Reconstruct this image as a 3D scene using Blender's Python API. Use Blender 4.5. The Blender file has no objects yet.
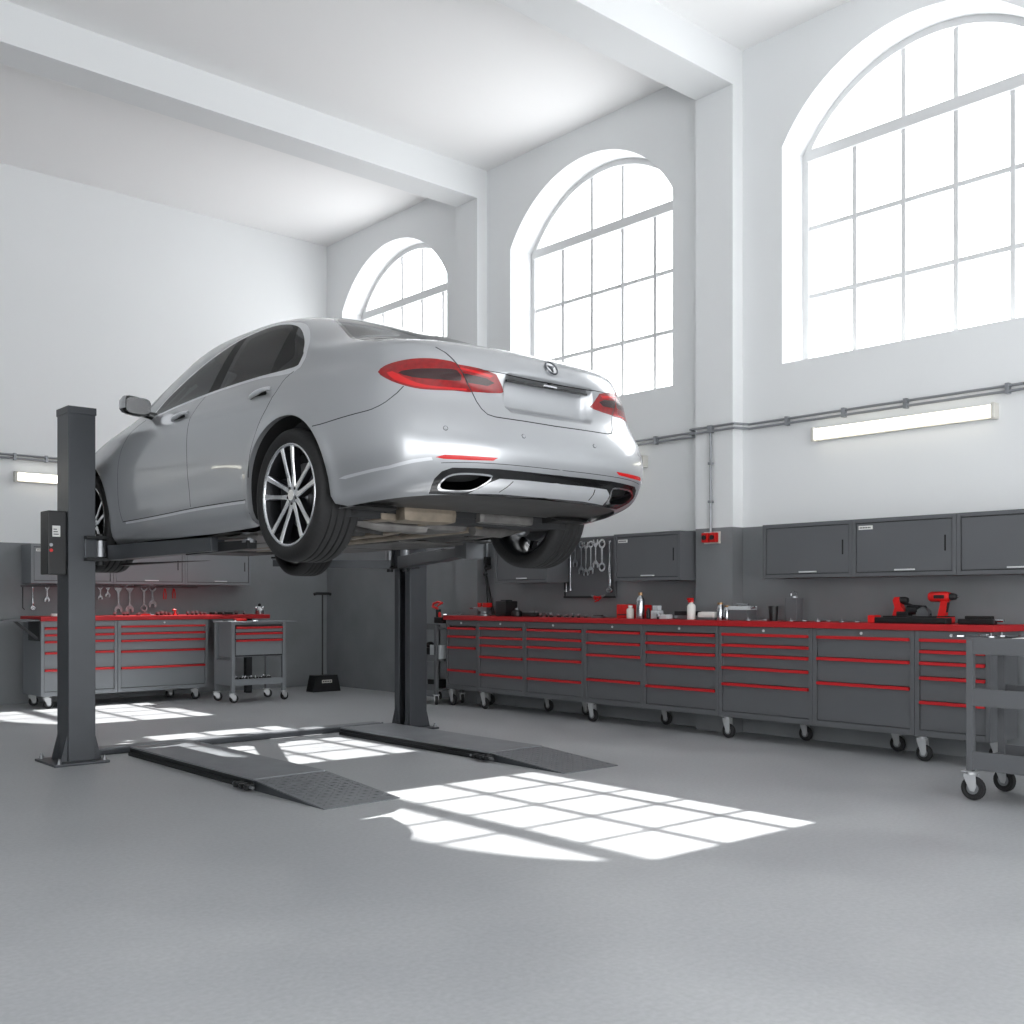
import bpy, bmesh, math, random
import numpy as np
from mathutils import Vector, Matrix, geometry
PI = math.pi
random.seed(7)
sc = bpy.context.scene
COL = sc.collection
# ---------------------------------------------------------------- materials
MATS = {}
def srgb(r, g, b):
    f = lambda c: ((c/255+.055)/1.055)**2.4 if c > 10.3 else c/255/12.92
    return (f(r), f(g), f(b), 1)
def mat(name, rgb, rough=.5, metal=0, coat=0, bump=0, bscale=60, var=0, vscale=3, emit=None, estr=0, crough=.05, spec=.5, stretch=None):
    m = bpy.data.materials.new(name); m.use_nodes = True; MATS[name] = m
    nt = m.node_tree; b = nt.nodes['Principled BSDF']
    c = srgb(*rgb); b.inputs['Base Color'].default_value = c
    b.inputs['Roughness'].default_value = rough; b.inputs['Metallic'].default_value = metal
    b.inputs['Coat Weight'].default_value = coat; b.inputs['Coat Roughness'].default_value = crough
    b.inputs['Specular IOR Level'].default_value = spec
    if emit: b.inputs['Emission Color'].default_value = srgb(*emit); b.inputs['Emission Strength'].default_value = estr
    if bump or var:
        tc = nt.nodes.new('ShaderNodeTexCoord'); src = tc.outputs['Object']
        if stretch:
            mp = nt.nodes.new('ShaderNodeMapping'); mp.inputs['Scale'].default_value = stretch
            nt.links.new(src, mp.inputs['Vector']); src = mp.outputs['Vector']
    if bump:
        n = nt.nodes.new('ShaderNodeTexNoise'); n.inputs['Scale'].default_value = bscale; n.inputs['Detail'].default_value = 3
        nt.links.new(src, n.inputs['Vector'])
        bp = nt.nodes.new('ShaderNodeBump'); bp.inputs['Strength'].default_value = bump; bp.inputs['Distance'].default_value = .002
        nt.links.new(n.outputs['Fac'], bp.inputs['Height']); nt.links.new(bp.outputs['Normal'], b.inputs['Normal'])
    if var:
        n2 = nt.nodes.new('ShaderNodeTexNoise'); n2.inputs['Scale'].default_value = vscale; n2.inputs['Detail'].default_value = 5
        nt.links.new(src, n2.inputs['Vector'])
        r = nt.nodes.new('ShaderNodeMapRange'); r.inputs['From Min'].default_value = .3; r.inputs['From Max'].default_value = .7
        r.inputs['To Min'].default_value = 1-var; r.inputs['To Max'].default_value = 1+var
        nt.links.new(n2.outputs['Fac'], r.inputs['Value'])
        mx = nt.nodes.new('ShaderNodeVectorMath'); mx.operation = 'SCALE'; mx.inputs[0].default_value = c[:3]
        nt.links.new(r.outputs['Result'], mx.inputs['Scale']); nt.links.new(mx.outputs['Vector'], b.inputs['Base Color'])
    return m
def tint_glass(name, tint, rough=.02, refl=1.5):
    m = bpy.data.materials.new(name); m.use_nodes = True; nt = m.node_tree; nt.nodes.clear(); MATS[name] = m
    o = nt.nodes.new('ShaderNodeOutputMaterial'); t = nt.nodes.new('ShaderNodeBsdfTransparent'); g = nt.nodes.new('ShaderNodeBsdfGlossy')
    f = nt.nodes.new('ShaderNodeFresnel'); x = nt.nodes.new('ShaderNodeMixShader')
    f.inputs['IOR'].default_value = refl; t.inputs['Color'].default_value = (*tint, 1); g.inputs['Roughness'].default_value = rough
    nt.links.new(f.outputs[0], x.inputs[0]); nt.links.new(t.outputs[0], x.inputs[1]); nt.links.new(g.outputs[0], x.inputs[2])
    nt.links.new(x.outputs[0], o.inputs['Surface']); return m
mat('white_plaster', (224,226,227), .85, bump=.15, bscale=40, var=.012, vscale=.7)
mat('ceiling_paint', (240,240,240), .9)
mat('grey_wall_paint', (122,125,128), .6, bump=.5, bscale=25, var=.07, vscale=2.5)
mat('window_paint', (206,207,208), .45)
mat('cabinet_grey', (95,97,100), .5, metal=.15, bump=.12, bscale=500, var=.03, vscale=2)
mat('cabinet_light', (124,128,132), .55, metal=.1, bump=.12, bscale=500, var=.03, vscale=2)
mat('cabinet_dark', (30,32,35), .5)
mat('red_trim', (186,26,32), .45)
mat('red_top', (172,22,28), .5)
mat('red_plastic', (200,28,26), .35, var=.1, vscale=30)
mat('lift_grey', (66,69,73), .38, metal=.35, var=.06, vscale=4)
mat('lift_plate', (126,129,133), .45, metal=.1, var=.12, vscale=5)
mat('lift_dark', (24,26,28), .45, metal=.3)
mat('tread_steel', (112,115,119), .38, metal=.3, var=.1, vscale=8)
mat('black_plastic', (18,19,21), .45)
mat('black_matte', (14,14,15), .8)
mat('rubber', (26,26,28), .75, bump=.3, bscale=200)
mat('steel', (190,192,195), .22, metal=1)
mat('steel_dull', (140,142,145), .38, metal=.9)
mat('chrome', (235,236,238), .06, metal=1)
mat('galvanised', (150,153,157), .4, metal=.7)
mat('white_plastic', (226,226,222), .4)
mat('cream_plastic', (205,203,196), .5)
mat('grey_plastic', (120,122,125), .5)
mat('label_white', (225,225,222), .6)
mat('label_ink', (40,42,46), .6)
mat('lamp_diffuser', (255,250,235), .5, emit=(255,249,232), estr=2.6)
mat('paper', (225,225,225), .8)
mat('clear_plastic', (200,205,208), .15, coat=.5)
mat('brass', (150,120,90), .35, metal=.9)
# car
mat('car_paint', (172,174,177), .32, metal=.6, coat=1, crough=.03)
mat('seam', (12,12,13), .8)
mat('trim_black', (10,10,11), .12, coat=.6)
mat('silver_trim', (215,217,220), .28, metal=.6)
mat('under_black', (52,51,50), .55, bump=.5, bscale=30, var=.35, vscale=6)
mat('under_metal', (108,106,104), .45, metal=.6, bump=.4, bscale=20, var=.3, vscale=9)
mat('heat_shield', (128,118,105), .55, metal=.5, bump=.9, bscale=14, var=.28, vscale=9)
mat('lamp_red', (128,4,8), .2, coat=.25, bump=.1, bscale=260, var=.2, vscale=40)
mat('lamp_red_bright', (190,12,15), .2, coat=.25)
mat('lamp_dark', (40,4,7), .2, coat=.25, bump=.3, bscale=300, var=.6, vscale=90)
mat('emblem_metal', (95,97,102), .25, metal=.8)
mat('lamp_clear', (210,212,215), .08, coat=1, metal=.4)
mat('alloy_face', (205,207,210), .22, metal=.95)
mat('alloy_dark', (34,35,38), .35, metal=.6)
mat('brake_steel', (120,121,123), .35, metal=.9)
mat('cabin_dark', (34,35,37), .8)
mat('cabin_light', (150,150,150), .9)
tint_glass('side_glass', (.16,.17,.18))
mat('pillar_black', (9,9,10), .5, spec=.25)
mat('caster_fork', (186,188,190), .4, metal=.35)
mat('bright_handle', (212,214,215), .4, metal=.2)
tint_glass('rear_screen', (.22,.23,.24), refl=2.3)
tint_glass('wind_glass', (.62,.66,.66))
# tyre: radial sipes across the tread from the angle round the wheel
def tyre_material():
    m = mat('tyre', (19,19,20), .7); nt = m.node_tree; b = nt.nodes['Principled BSDF']
    tc = nt.nodes.new('ShaderNodeTexCoord'); sx = nt.nodes.new('ShaderNodeSeparateXYZ'); nt.links.new(tc.outputs['Object'], sx.inputs[0])
    def M(op, a, b_=None):
        n = nt.nodes.new('ShaderNodeMath'); n.operation = op
        for i, q in enumerate((a, b_)):
            if q is None: continue
            if isinstance(q, (int, float)): n.inputs[i].default_value = q
            else: nt.links.new(q, n.inputs[i])
        return n.outputs[0]
    ang = M('ARCTAN2', sx.outputs['Y'], sx.outputs['Z'])
    ph = M('ADD', M('MULTIPLY', ang, 74), M('MULTIPLY', sx.outputs['X'], 70))
    s = M('GREATER_THAN', M('SINE', ph), -.75)
    bp = nt.nodes.new('ShaderNodeBump'); bp.inputs['Strength'].default_value = .7; bp.inputs['Distance'].default_value = .004
    nt.links.new(s, bp.inputs['Height']); nt.links.new(bp.outputs['Normal'], b.inputs['Normal'])
tyre_material()
def floor_material():
    m = mat('floor_resin', (150,152,155), .42); nt = m.node_tree; b = nt.nodes['Principled BSDF']
    tc = nt.nodes.new('ShaderNodeTexCoord')
    a = nt.nodes.new('ShaderNodeTexNoise'); a.inputs['Scale'].default_value = .9; a.inputs['Detail'].default_value = 7; a.inputs['Roughness'].default_value = .6
    c = nt.nodes.new('ShaderNodeTexNoise'); c.inputs['Scale'].default_value = 45; c.inputs['Detail'].default_value = 4
    for n in (a, c): nt.links.new(tc.outputs['Object'], n.inputs['Vector'])
    r = nt.nodes.new('ShaderNodeValToRGB'); r.color_ramp.elements[0].position = .3; r.color_ramp.elements[1].position = .7
    r.color_ramp.elements[0].color = srgb(156,158,161); r.color_ramp.elements[1].color = srgb(174,176,178)
    nt.links.new(a.outputs['Fac'], r.inputs[0])
    r2 = nt.nodes.new('ShaderNodeMapRange'); r2.inputs['From Min'].default_value = .3; r2.inputs['From Max'].default_value = .7; r2.inputs['To Min'].default_value = .93; r2.inputs['To Max'].default_value = 1.07
    nt.links.new(c.outputs['Fac'], r2.inputs['Value'])
    v = nt.nodes.new('ShaderNodeVectorMath'); v.operation = 'SCALE'; nt.links.new(r.outputs['Color'], v.inputs[0]); nt.links.new(r2.outputs['Result'], v.inputs['Scale'])
    nt.links.new(v.outputs['Vector'], b.inputs['Base Color'])
    r3 = nt.nodes.new('ShaderNodeMapRange'); r3.inputs['From Min'].default_value = .3; r3.inputs['From Max'].default_value = .7; r3.inputs['To Min'].default_value = .36; r3.inputs['To Max'].default_value = .5
    nt.links.new(a.outputs['Fac'], r3.inputs['Value']); nt.links.new(r3.outputs['Result'], b.inputs['Roughness'])
    bp = nt.nodes.new('ShaderNodeBump'); bp.inputs['Strength'].default_value = .25; bp.inputs['Distance'].default_value = .002
    nt.links.new(c.outputs['Fac'], bp.inputs['Height']); nt.links.new(bp.outputs['Normal'], b.inputs['Normal'])
floor_material()
def tread_material():    # raised checker plate lozenges
    m = MATS['tread_steel']; nt = m.node_tree; b = nt.nodes['Principled BSDF']
    tc = nt.nodes.new('ShaderNodeTexCoord'); w = nt.nodes.new('ShaderNodeTexVoronoi'); w.inputs['Scale'].default_value = 26; w.inputs['Randomness'].default_value = 0
    nt.links.new(tc.outputs['Object'], w.inputs['Vector'])
    r = nt.nodes.new('ShaderNodeMapRange'); r.inputs['From Min'].default_value = .15; r.inputs['From Max'].default_value = .3; r.inputs['To Min'].default_value = 1; r.inputs['To Max'].default_value = 0
    nt.links.new(w.outputs['Distance'], r.inputs['Value'])
    bp = nt.nodes.new('ShaderNodeBump'); bp.inputs['Strength'].default_value = .9; bp.inputs['Distance'].default_value = .004
    nt.links.new(r.outputs['Result'], bp.inputs['Height']); nt.links.new(bp.outputs['Normal'], b.inputs['Normal'])
tread_material()
# ---------------------------------------------------------------- mesh builder
class MB:
    """collects shapes into one mesh"""
    def __init__(s): s.v, s.f, s.m, s.sm, s.mats = [], [], [], [], []
    def mi(s, m):
        if m not in s.mats: s.mats.append(m)
        return s.mats.index(m)
    def add(s, vs, fs, m, smooth=False, M=None):
        o = len(s.v); k = s.mi(m)
        s.v += [tuple(M @ Vector(p)) if M is not None else tuple(p) for p in vs]
        for f in fs: s.f.append(tuple(i+o for i in f)); s.m.append(k); s.sm.append(smooth)
        return s
    def box(s, x0, x1, y0, y1, z0, z1, m, M=None):
        v = [(x, y, z) for x in (x0, x1) for y in (y0, y1) for z in (z0, z1)]
        return s.add(v, [(0,1,3,2),(4,6,7,5),(0,4,5,1),(2,3,7,6),(0,2,6,4),(1,5,7,3)], m, M=M)
    def bbox(s, x0, x1, y0, y1, z0, z1, m, b=.004, M=None):   # box with chamfered edges
        bm = bmesh.new(); bmesh.ops.create_cube(bm, size=1)
        for q in bm.verts: q.co = ((x0+x1)/2+q.co.x*(x1-x0), (y0+y1)/2+q.co.y*(y1-y0), (z0+z1)/2+q.co.z*(z1-z0))
        b = min(b, .45*min(abs(x1-x0), abs(y1-y0), abs(z1-z0)))
        bmesh.ops.bevel(bm, geom=bm.edges[:], offset=b, segments=2, affect='EDGES', profile=.7)
        bm.verts.index_update(); s.add([q.co[:] for q in bm.verts], [[q.index for q in f.verts] for f in bm.faces], m, M=M); bm.free(); return s
    def lathe(s, prof, m, n=20, M=None, smooth=True, arc=None, cap=True):   # prof [(r,z)] about z
        vs, fs = [], []; cl = arc is None; a1 = 2*PI if cl else arc; cnt = n if cl else n+1
        for r, z in prof:
            for i in range(cnt): a = a1*i/n; vs.append((r*math.cos(a), r*math.sin(a), z))
        for j in range(len(prof)-1):
            for i in range(n):
                a, b = j*cnt+i, j*cnt+(i+1) % cnt
                fs.append((a, b, b+cnt, a+cnt))
        if cl and cap:
            if prof[0][0] > 1e-6: fs.append(tuple(range(n))[::-1])
            if prof[-1][0] > 1e-6: fs.append(tuple((len(prof)-1)*cnt+i for i in range(n)))
        return s.add(vs, fs, m, smooth, M)
    def tube(s, pts, r, m, n=8, smooth=True, closed=False, rs=None, M=None):
        pts = [Vector(p) for p in pts]; L = len(pts); vs, fs = [], []; prev = None
        for i, p in enumerate(pts):
            if closed: d = pts[(i+1) % L]-pts[i-1]
            else: d = pts[min(i+1, L-1)]-pts[max(i-1, 0)]
            d.normalize()
            if prev is None: u = d.orthogonal().normalized()
            else: u = (prev-d*prev.dot(d)).normalized()
            prev = u; w = d.cross(u); rr = rs[i] if rs else r
            for k in range(n): a = 2*PI*k/n; vs.append(p+u*(rr*math.cos(a))+w*(rr*math.sin(a)))
        for i in range(L if closed else L-1):
            for k in range(n):
                a, b = i*n+k, i*n+(k+1) % n; c = ((i+1) % L)*n
                fs.append((a, b, c+(k+1) % n, c+k))
        if not closed: fs += [tuple(range(n))[::-1], tuple((L-1)*n+k for k in range(n))]
        return s.add(vs, fs, m, smooth, M)
    def prism(s, poly, a, b, m, axis='y', M=None, smooth=False):   # 2D polygon swept from a to b along an axis
        def P(q, h): return {'x': (h, q[0], q[1]), 'y': (q[0], h, q[1]), 'z': (q[0], q[1], h)}[axis]
        n = len(poly); vs = [P(q, a) for q in poly]+[P(q, b) for q in poly]
        s.add(vs, [tuple(range(n))[::-1], tuple(range(n, 2*n))], m, M=M)
        return s.add(vs, [(i, (i+1) % n, n+(i+1) % n, n+i) for i in range(n)], m, smooth, M)
    def ball(s, c, r, m, sx=1, sy=1, sz=1, n=12):
        prof = [(r*math.sin(PI*i/n), -r*math.cos(PI*i/n)) for i in range(n+1)]; prof[0] = (0, -r); prof[-1] = (0, r)
        return s.lathe(prof, m, n*2, Matrix.Translation(c) @ Matrix.Diagonal((sx, sy, sz, 1)))
    def build(s, name, parent=None, loc=None, bevel=0, auto=True):
        me = bpy.data.meshes.new(name); me.from_pydata(s.v, [], s.f)
        for q in s.mats: me.materials.append(MATS[q])
        me.polygons.foreach_set('material_index', s.m); me.polygons.foreach_set('use_smooth', s.sm)
        bm = bmesh.new(); bm.from_mesh(me); bmesh.ops.recalc_face_normals(bm, faces=bm.faces)
        if auto:
            for e in bm.edges:
                if len(e.link_faces) == 2 and e.calc_face_angle(0) > .7: e.smooth = False
        bm.to_mesh(me); bm.free(); me.update()
        o = bpy.data.objects.new(name, me); COL.objects.link(o)
        if parent: o.parent = parent
        if loc is not None: o.location = loc
        if bevel:
            b = o.modifiers.new('bevel', 'BEVEL'); b.width = bevel; b.segments = 2; b.limit_method = 'ANGLE'; b.angle_limit = .6; b.harden_normals = False
        return o
def tag(o, label=None, cat=None, group=None, kind=None):
    if label: o['label'] = label
    if cat: o['category'] = cat
    if group: o['group'] = group
    if kind: o['kind'] = kind
    return o
def empty(name, loc, label=None, cat=None, group=None, rz=0):
    o = bpy.data.objects.new(name, None); COL.objects.link(o); o.location = loc; o.rotation_euler = (0, 0, rz); o.empty_display_size = .1
    return tag(o, label, cat, group)
def copy_tree(o, parent=None):
    c = o.copy(); COL.objects.link(c)
    if parent: c.parent = parent
    for ch in list(o.children): copy_tree(ch, c)
    return c
def T(x=0, y=0, z=0): return Matrix.Translation((x, y, z))
def R(a, ax): return Matrix.Rotation(a, 4, ax)
# ---------------------------------------------------------------- car body surface (metres; x lateral, y forward from the rear axle, z up from the tyre contact)
# rings from sill to roof spine: (W half width, z mid side, rear-centre y, z, front-centre y, z, rear depth c, rear exponent, front depth, front exponent)
RINGS = [
 (.935, .205, -0.985, .335, 3.83, .20, .95, 3.8, .9, 2.8),
 (.985, .255, -1.075, .375, 3.92, .28, .95, 3.8, .9, 2.8),
 (1.003,.355, -1.130, .440, 3.97, .38, .95, 3.8, .9, 2.8),
 (1.017,.500, -1.155, .520, 3.99, .48, .95, 3.8, .9, 2.8),
 (1.024,.650, -1.150, .610, 3.98, .58, .95, 3.8, .9, 2.8),
 (1.020,.790, -1.110, .715, 3.95, .68, .95, 3.8, .9, 2.8),
 (1.000,.910, -1.070, .800, 3.89, .76, .95, 3.7, .95, 2.7),
 (.972, 1.000,-1.062, .875, 3.81, .83, .95, 3.6, 1.0, 2.7),
 (.944, 1.065,-1.075, .940, 3.70, .88, .95, 3.4, 1.1, 2.7),
 (.920, 1.105,-1.085, .985, 3.55, .92, .95, 3.1, 1.1, 2.7),
 (.903, 1.135,-1.058,1.055, 3.36, .96, .93, 3.1, 1.1, 2.8),
 (.888, 1.168,-0.960,1.122, 3.15,1.005, .90, 3.2, 1.1, 2.9),
 (.868, 1.218,-0.710,1.175, 2.97,1.06, .85, 3.5, 1.0, 3.0),
 (.836, 1.293,-0.470,1.225, 2.78,1.15, .85, 4.0, 1.0, 3.0),
 (.792, 1.385,-0.200,1.338, 2.50,1.29, .85, 4.0, 1.0, 3.0),
 (.738, 1.468, 0.080,1.452, 2.22,1.405,.85, 3.8, .8, 3.0),
 (.660, 1.540, 0.350,1.537, 1.98,1.500,.80, 3.4, .7, 3.0),
 (.495, 1.592, 0.640,1.588, 1.78,1.555,.60, 3.0, .5, 2.8),
 (.260, 1.614, 0.930,1.612, 1.58,1.595,.32, 2.5, .3, 2.4),
 (.0,   1.620, 1.200,1.620, 1.30,1.620,.05, 2.0, .05,2.0),
]
YM = 1.25
R_ = np.array(RINGS)
def _knots():
    t = [0.0]
    for a, b in zip(R_[:-1], R_[1:]):
        s = math.hypot(a[0]-b[0], a[1]-b[1]); r = math.hypot(a[2]-b[2], a[3]-b[3])
        t.append(t[-1] + .62*s + .38*r)
    return np.array(t)
VK = _knots(); VMAX = float(VK[-1])
def _second():      # natural cubic spline: second derivatives as a linear map of the values
    n = len(VK); h = np.diff(VK); A = np.zeros((n, n)); B = np.zeros((n, n))
    A[0,0] = A[-1,-1] = 1
    for i in range(1, n-1):
        A[i,i-1] = h[i-1]; A[i,i] = 2*(h[i-1]+h[i]); A[i,i+1] = h[i]
        B[i,i-1] = 6/h[i-1]; B[i,i+1] = 6/h[i]; B[i,i] = -6/h[i-1]-6/h[i]
    return np.linalg.solve(A, B)
M2 = _second()
def _basis(v):
    v = np.clip(v, 0, VMAX); i = np.clip(np.searchsorted(VK, v, side='right')-1, 0, len(VK)-2)
    h = VK[i+1]-VK[i]; a = (VK[i+1]-v)/h; b = (v-VK[i])/h
    m = np.arange(len(v)); W = np.zeros((len(v), len(VK)))
    W[m, i] += a; W[m, i+1] += b
    W += ((a**3-a)*h*h/6)[:, None]*M2[i] + ((b**3-b)*h*h/6)[:, None]*M2[i+1]
    return W
def _ring(u):       # u in 0..3 -> points (n, K, 3) on every ring, left half (x <= 0)
    n = len(u); K = len(RINGS); P = np.zeros((n, K, 3))
    u = u[:, None]; r = R_[None]
    W, zm, yR, zR, yF, zF, cR, pR, cF, pF = [r[:, :, j] for j in range(10)]
    ysF, ysR = yF-cF, yR+cR
    x = np.broadcast_to(W, (n, K)).copy(); y = np.broadcast_to(ysF+(ysR-ysF)*np.clip(u-1, 0, 1), (n, K)).copy()
    def quad(phi, p):
        s, c = np.abs(np.sin(phi)), np.abs(np.cos(phi))
        k = (s**p+c**p)**(-1/p)
        return s*k, c*k
    f = np.broadcast_to(u < 1, (n, K)); s, c = quad(np.clip(u, 0, 1)*math.pi/2, pF)
    x = np.where(f, W*s, x); y = np.where(f, ysF+cF*c, y)
    f = np.broadcast_to(u > 2, (n, K)); s, c = quad(np.clip(3-u, 0, 1)*math.pi/2, pR)
    x = np.where(f, W*s, x); y = np.where(f, ysR-cR*c, y)
    tr = np.clip((YM-y)/(YM-yR), 0, 1.2)**2; tf = np.clip((y-YM)/(yF-YM), 0, 1.2)**2
    z = zm+(zR-zm)*np.where(y < YM, tr, 0)+(zF-zm)*np.where(y >= YM, tf, 0)
    x = x*(1-.028*((y-YM)/2.4)**2)
    P[:, :, 0] = -x; P[:, :, 1] = y; P[:, :, 2] = z
    return P
def sst(a, b, x):
    t = np.clip((x-a)/(b-a), 0, 1); return t*t*(3-2*t)
def rbox(x, z, x0, x1, z0, z1, e):   # 1 inside the box, falling to 0 across a band e outside
    dx = np.maximum(np.maximum(x0-x, x-x1), 0); dz = np.maximum(np.maximum(z0-z, z-z1), 0)
    return 1-sst(0, e, np.hypot(dx, dz))
WHEELS = ((0.0, .372), (3.0, .372)); ARCH = .437
def surf(u, v):
    u = np.atleast_1d(np.asarray(u, float)); v = np.atleast_1d(np.asarray(v, float))
    P = np.einsum('nk,nkj->nj', _basis(v), _ring(u))
    x, y, z = P[:, 0].copy(), P[:, 1].copy(), P[:, 2].copy()
    rear = (u > 2) & (z < 1.0)
    m = rbox(np.abs(x), z, 0, .288, .812, .935, .045)          # number plate recess
    y = y+np.where(rear, .058*m, 0)
    side = (u > .8) & (u < 2.6)
    for wy, wz in WHEELS:                                     # flared arch lips
        r = np.hypot(y-wy, z-wz)
        x = x-np.where(side, .014*np.exp(-((r-ARCH-.01)/.045)**2)*(z < 1), 0)
    cr = np.exp(-((z-.955-.02*(y-1))/.03)**2)*sst(-.2, .3, y)*(1-sst(2.6, 3.2, y))
    x = x-np.where(side & (z < 1.05), .005*cr, 0)             # shoulder crease
    lo = np.exp(-((z-.50+.03*(y-1))/.06)**2)*sst(.5, .9, y)*(1-sst(2.2, 2.5, y))
    x = x+np.where(side & (z < .8), .003*lo, 0)               # scoop along the door bottoms
    x = np.where(u >= 3-1e-9, 0, x); x = np.where(u <= 1e-9, 0, x); x = np.where(v >= VMAX-1e-9, 0, x)
    return np.stack([x, y, z], 1)
def normals(u, v):
    e = 1e-3
    du = surf(np.minimum(u+e, 3), v)-surf(np.maximum(u-e, 0), v)
    dv = surf(u, np.minimum(v+e, VMAX))-surf(u, np.maximum(v-e, 0))
    n = np.cross(du, dv)
    l = np.linalg.norm(n, axis=1, keepdims=True); n = n/np.maximum(l, 1e-12)
    c = surf(u, v)-np.array([0, 1.3, .7])
    n = np.where((n*c).sum(1, keepdims=True) < 0, -n, n)
    edge = (u >= 3-1e-6) | (u <= 1e-6); n[edge, 0] = 0
    n[v >= VMAX-1e-6] = (0, 0, 1)
    return n/np.linalg.norm(n, axis=1, keepdims=True)
_gu, _gv = np.meshgrid(np.linspace(0, 3, 901), np.linspace(0, VMAX, 301), indexing='ij')
_gu, _gv = _gu.ravel(), _gv.ravel(); _gp = surf(_gu, _gv)
def inv(kind, pts):  # car-space outline points seen from the 'side' (y,z), 'rear' (x,z) or 'top' (x,y) -> (u,v)
    out = []
    for a, b in pts:
        if kind == 'side': q, sel = _gp[:, 1:], (_gu > .35) & (_gu < 2.88)
        elif kind == 'rear': q, sel = _gp[:, [0, 2]], (_gu > 2.0)
        else: q, sel = _gp[:, :2], (_gv > VK[9])
        d = (q[:, 0]-a)**2+(q[:, 1]-b)**2+np.where(sel, 0, 9)
        i = int(np.argmin(d)); uu, vv = _gu[i], _gv[i]
        for _ in range(6):
            s = surf([uu, min(uu+1e-3, 3), uu], [vv, vv, min(vv+1e-3, VMAX)])
            k = [1, 2] if kind == 'side' else ([0, 2] if kind == 'rear' else [0, 1])
            J = np.stack([(s[1]-s[0])[k], (s[2]-s[0])[k]], 1)/1e-3; r = np.array([a, b])-s[0][k]
            try: st = np.linalg.solve(J, r)
            except np.linalg.LinAlgError: break
            if not np.all(np.isfinite(st)) or np.abs(st).max() > .1: break
            uu = min(max(uu+st[0], 0), 3); vv = min(max(vv+st[1], 0), VMAX)
        out.append((float(uu), float(vv)))
    return out
# ---------------------------------------------------------------- the car
CARLOC = (3.95, 5.2, 1.411)
car = empty('sedan_car', CARLOC, 'silver four-door saloon car raised high on the two-post lift', 'car')
def dens(pts, closed=True, step=.03):        # Catmull-Rom through the outline
    n = len(pts); out = []; segs = n if closed else n-1
    P = lambda i: pts[i % n] if closed else pts[min(max(i, 0), n-1)]
    for i in range(segs):
        a, b, c, d = P(i-1), P(i), P(i+1), P(i+2); k = max(1, int(math.hypot(c[0]-b[0], c[1]-b[1])/step))
        for j in range(k):
            t = j/k; out.append(tuple(.5*(2*b[m]+(c[m]-a[m])*t+(2*a[m]-5*b[m]+4*c[m]-d[m])*t*t+(3*b[m]-a[m]-3*c[m]+d[m])*t**3) for m in (0, 1)))
    if not closed: out.append(tuple(pts[-1]))
    return out
def lin(pts, closed=True, step=.03):
    n = len(pts); out = []
    for i in range(n if closed else n-1):
        b, c = pts[i], pts[(i+1) % n]; k = max(1, int(math.hypot(c[0]-b[0], c[1]-b[1])/step))
        out += [(b[0]+(c[0]-b[0])*j/k, b[1]+(c[1]-b[1])*j/k) for j in range(k)]
    if not closed: out.append(tuple(pts[-1]))
    return out
def strip(pts, w, smooth=True):               # a polyline thickened to a strip
    p = dens(pts, False) if smooth else lin(pts, False); L, Q = [], []
    for i in range(len(p)):
        a, b = p[max(i-1, 0)], p[min(i+1, len(p)-1)]; dx, dy = b[0]-a[0], b[1]-a[1]; l = math.hypot(dx, dy) or 1
        L.append((p[i][0]-dy/l*w/2, p[i][1]+dx/l*w/2)); Q.append((p[i][0]+dy/l*w/2, p[i][1]-dx/l*w/2))
    return L+Q[::-1]
def circ(cy, cz, r, a0=0, a1=2*PI, n=48): return [(cy+r*math.cos(a0+(a1-a0)*i/n), cz+r*math.sin(a0+(a1-a0)*i/n)) for i in range(n+(a1-a0 < 6.28))]
def offset(poly, d):
    n = len(poly); out = []; A = sum(poly[i][0]*poly[(i+1) % n][1]-poly[(i+1) % n][0]*poly[i][1] for i in range(n)); sg = 1 if A > 0 else -1
    for i in range(n):
        a, b = poly[i-1], poly[(i+1) % n]; dx, dy = b[0]-a[0], b[1]-a[1]; l = math.hypot(dx, dy) or 1
        out.append((poly[i][0]+sg*dy/l*d, poly[i][1]-sg*dx/l*d))
    return out
# outlines in car space, read off the photograph on the left and rear faces
DLO = dens([(1.985,1.083),(1.90,1.165),(1.73,1.245),(1.53,1.325),(1.30,1.400),(1.06,1.462),(.80,1.482),(.60,1.477),(.40,1.438),(.24,1.372),(.11,1.27),(.045,1.17),(.06,1.118),(.20,1.112),(.50,1.120),(.90,1.120),(1.25,1.112),(1.6,1.095),(1.85,1.078)])
BELT = [(2.05,1.045),(1.85,1.055),(1.6,1.075),(1.25,1.090),(.90,1.098),(.50,1.098),(.20,1.090),(.085,1.085)]
AB = [(1.165,1.093),(1.20,1.05),(1.24,.99),(1.262,.915),(1.235,.75),(1.222,.56),(1.216,.385)]
DR = [(.085,1.085),(.14,1.05),(.185,.97),(.24,.885),(.30,.80),(.345,.69),(.385,.58),(.405,.50)]
DF = [(2.10,1.06),(2.24,1.02),(2.36,.93),(2.395,.80),(2.40,.60),(2.40,.45),(2.36,.36)]
SILL = [(2.36,.352),(2.0,.356),(1.6,.364),(1.2,.374),(.9,.377),(.6,.378),(.46,.376)]
ARCHR = [(0+ARCH*math.cos(a), .372+ARCH*math.sin(a)) for a in [math.radians(q) for q in range(-40, 221, 5)]]
TL = dens([(-.588,.995),(-.642,1.012),(-.698,1.020),(-.759,1.020),(-.806,1.010),(-.850,.990),(-.882,.955),(-.872,.915),(-.84,.880),(-.79,.856),(-.729,.848),(-.62,.850),(-.519,.853),(-.545,.895),(-.572,.95)], step=.02)
TLI = lin([(-.594,.992),(-.574,.948),(-.547,.893),(-.523,.853)][::-1]+[(-.594,.992),(-.479,.978),(-.385,.957),(-.340,.90),(-.322,.876),(-.345,.865),(-.43,.857),(-.523,.853)], step=.02)
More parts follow.
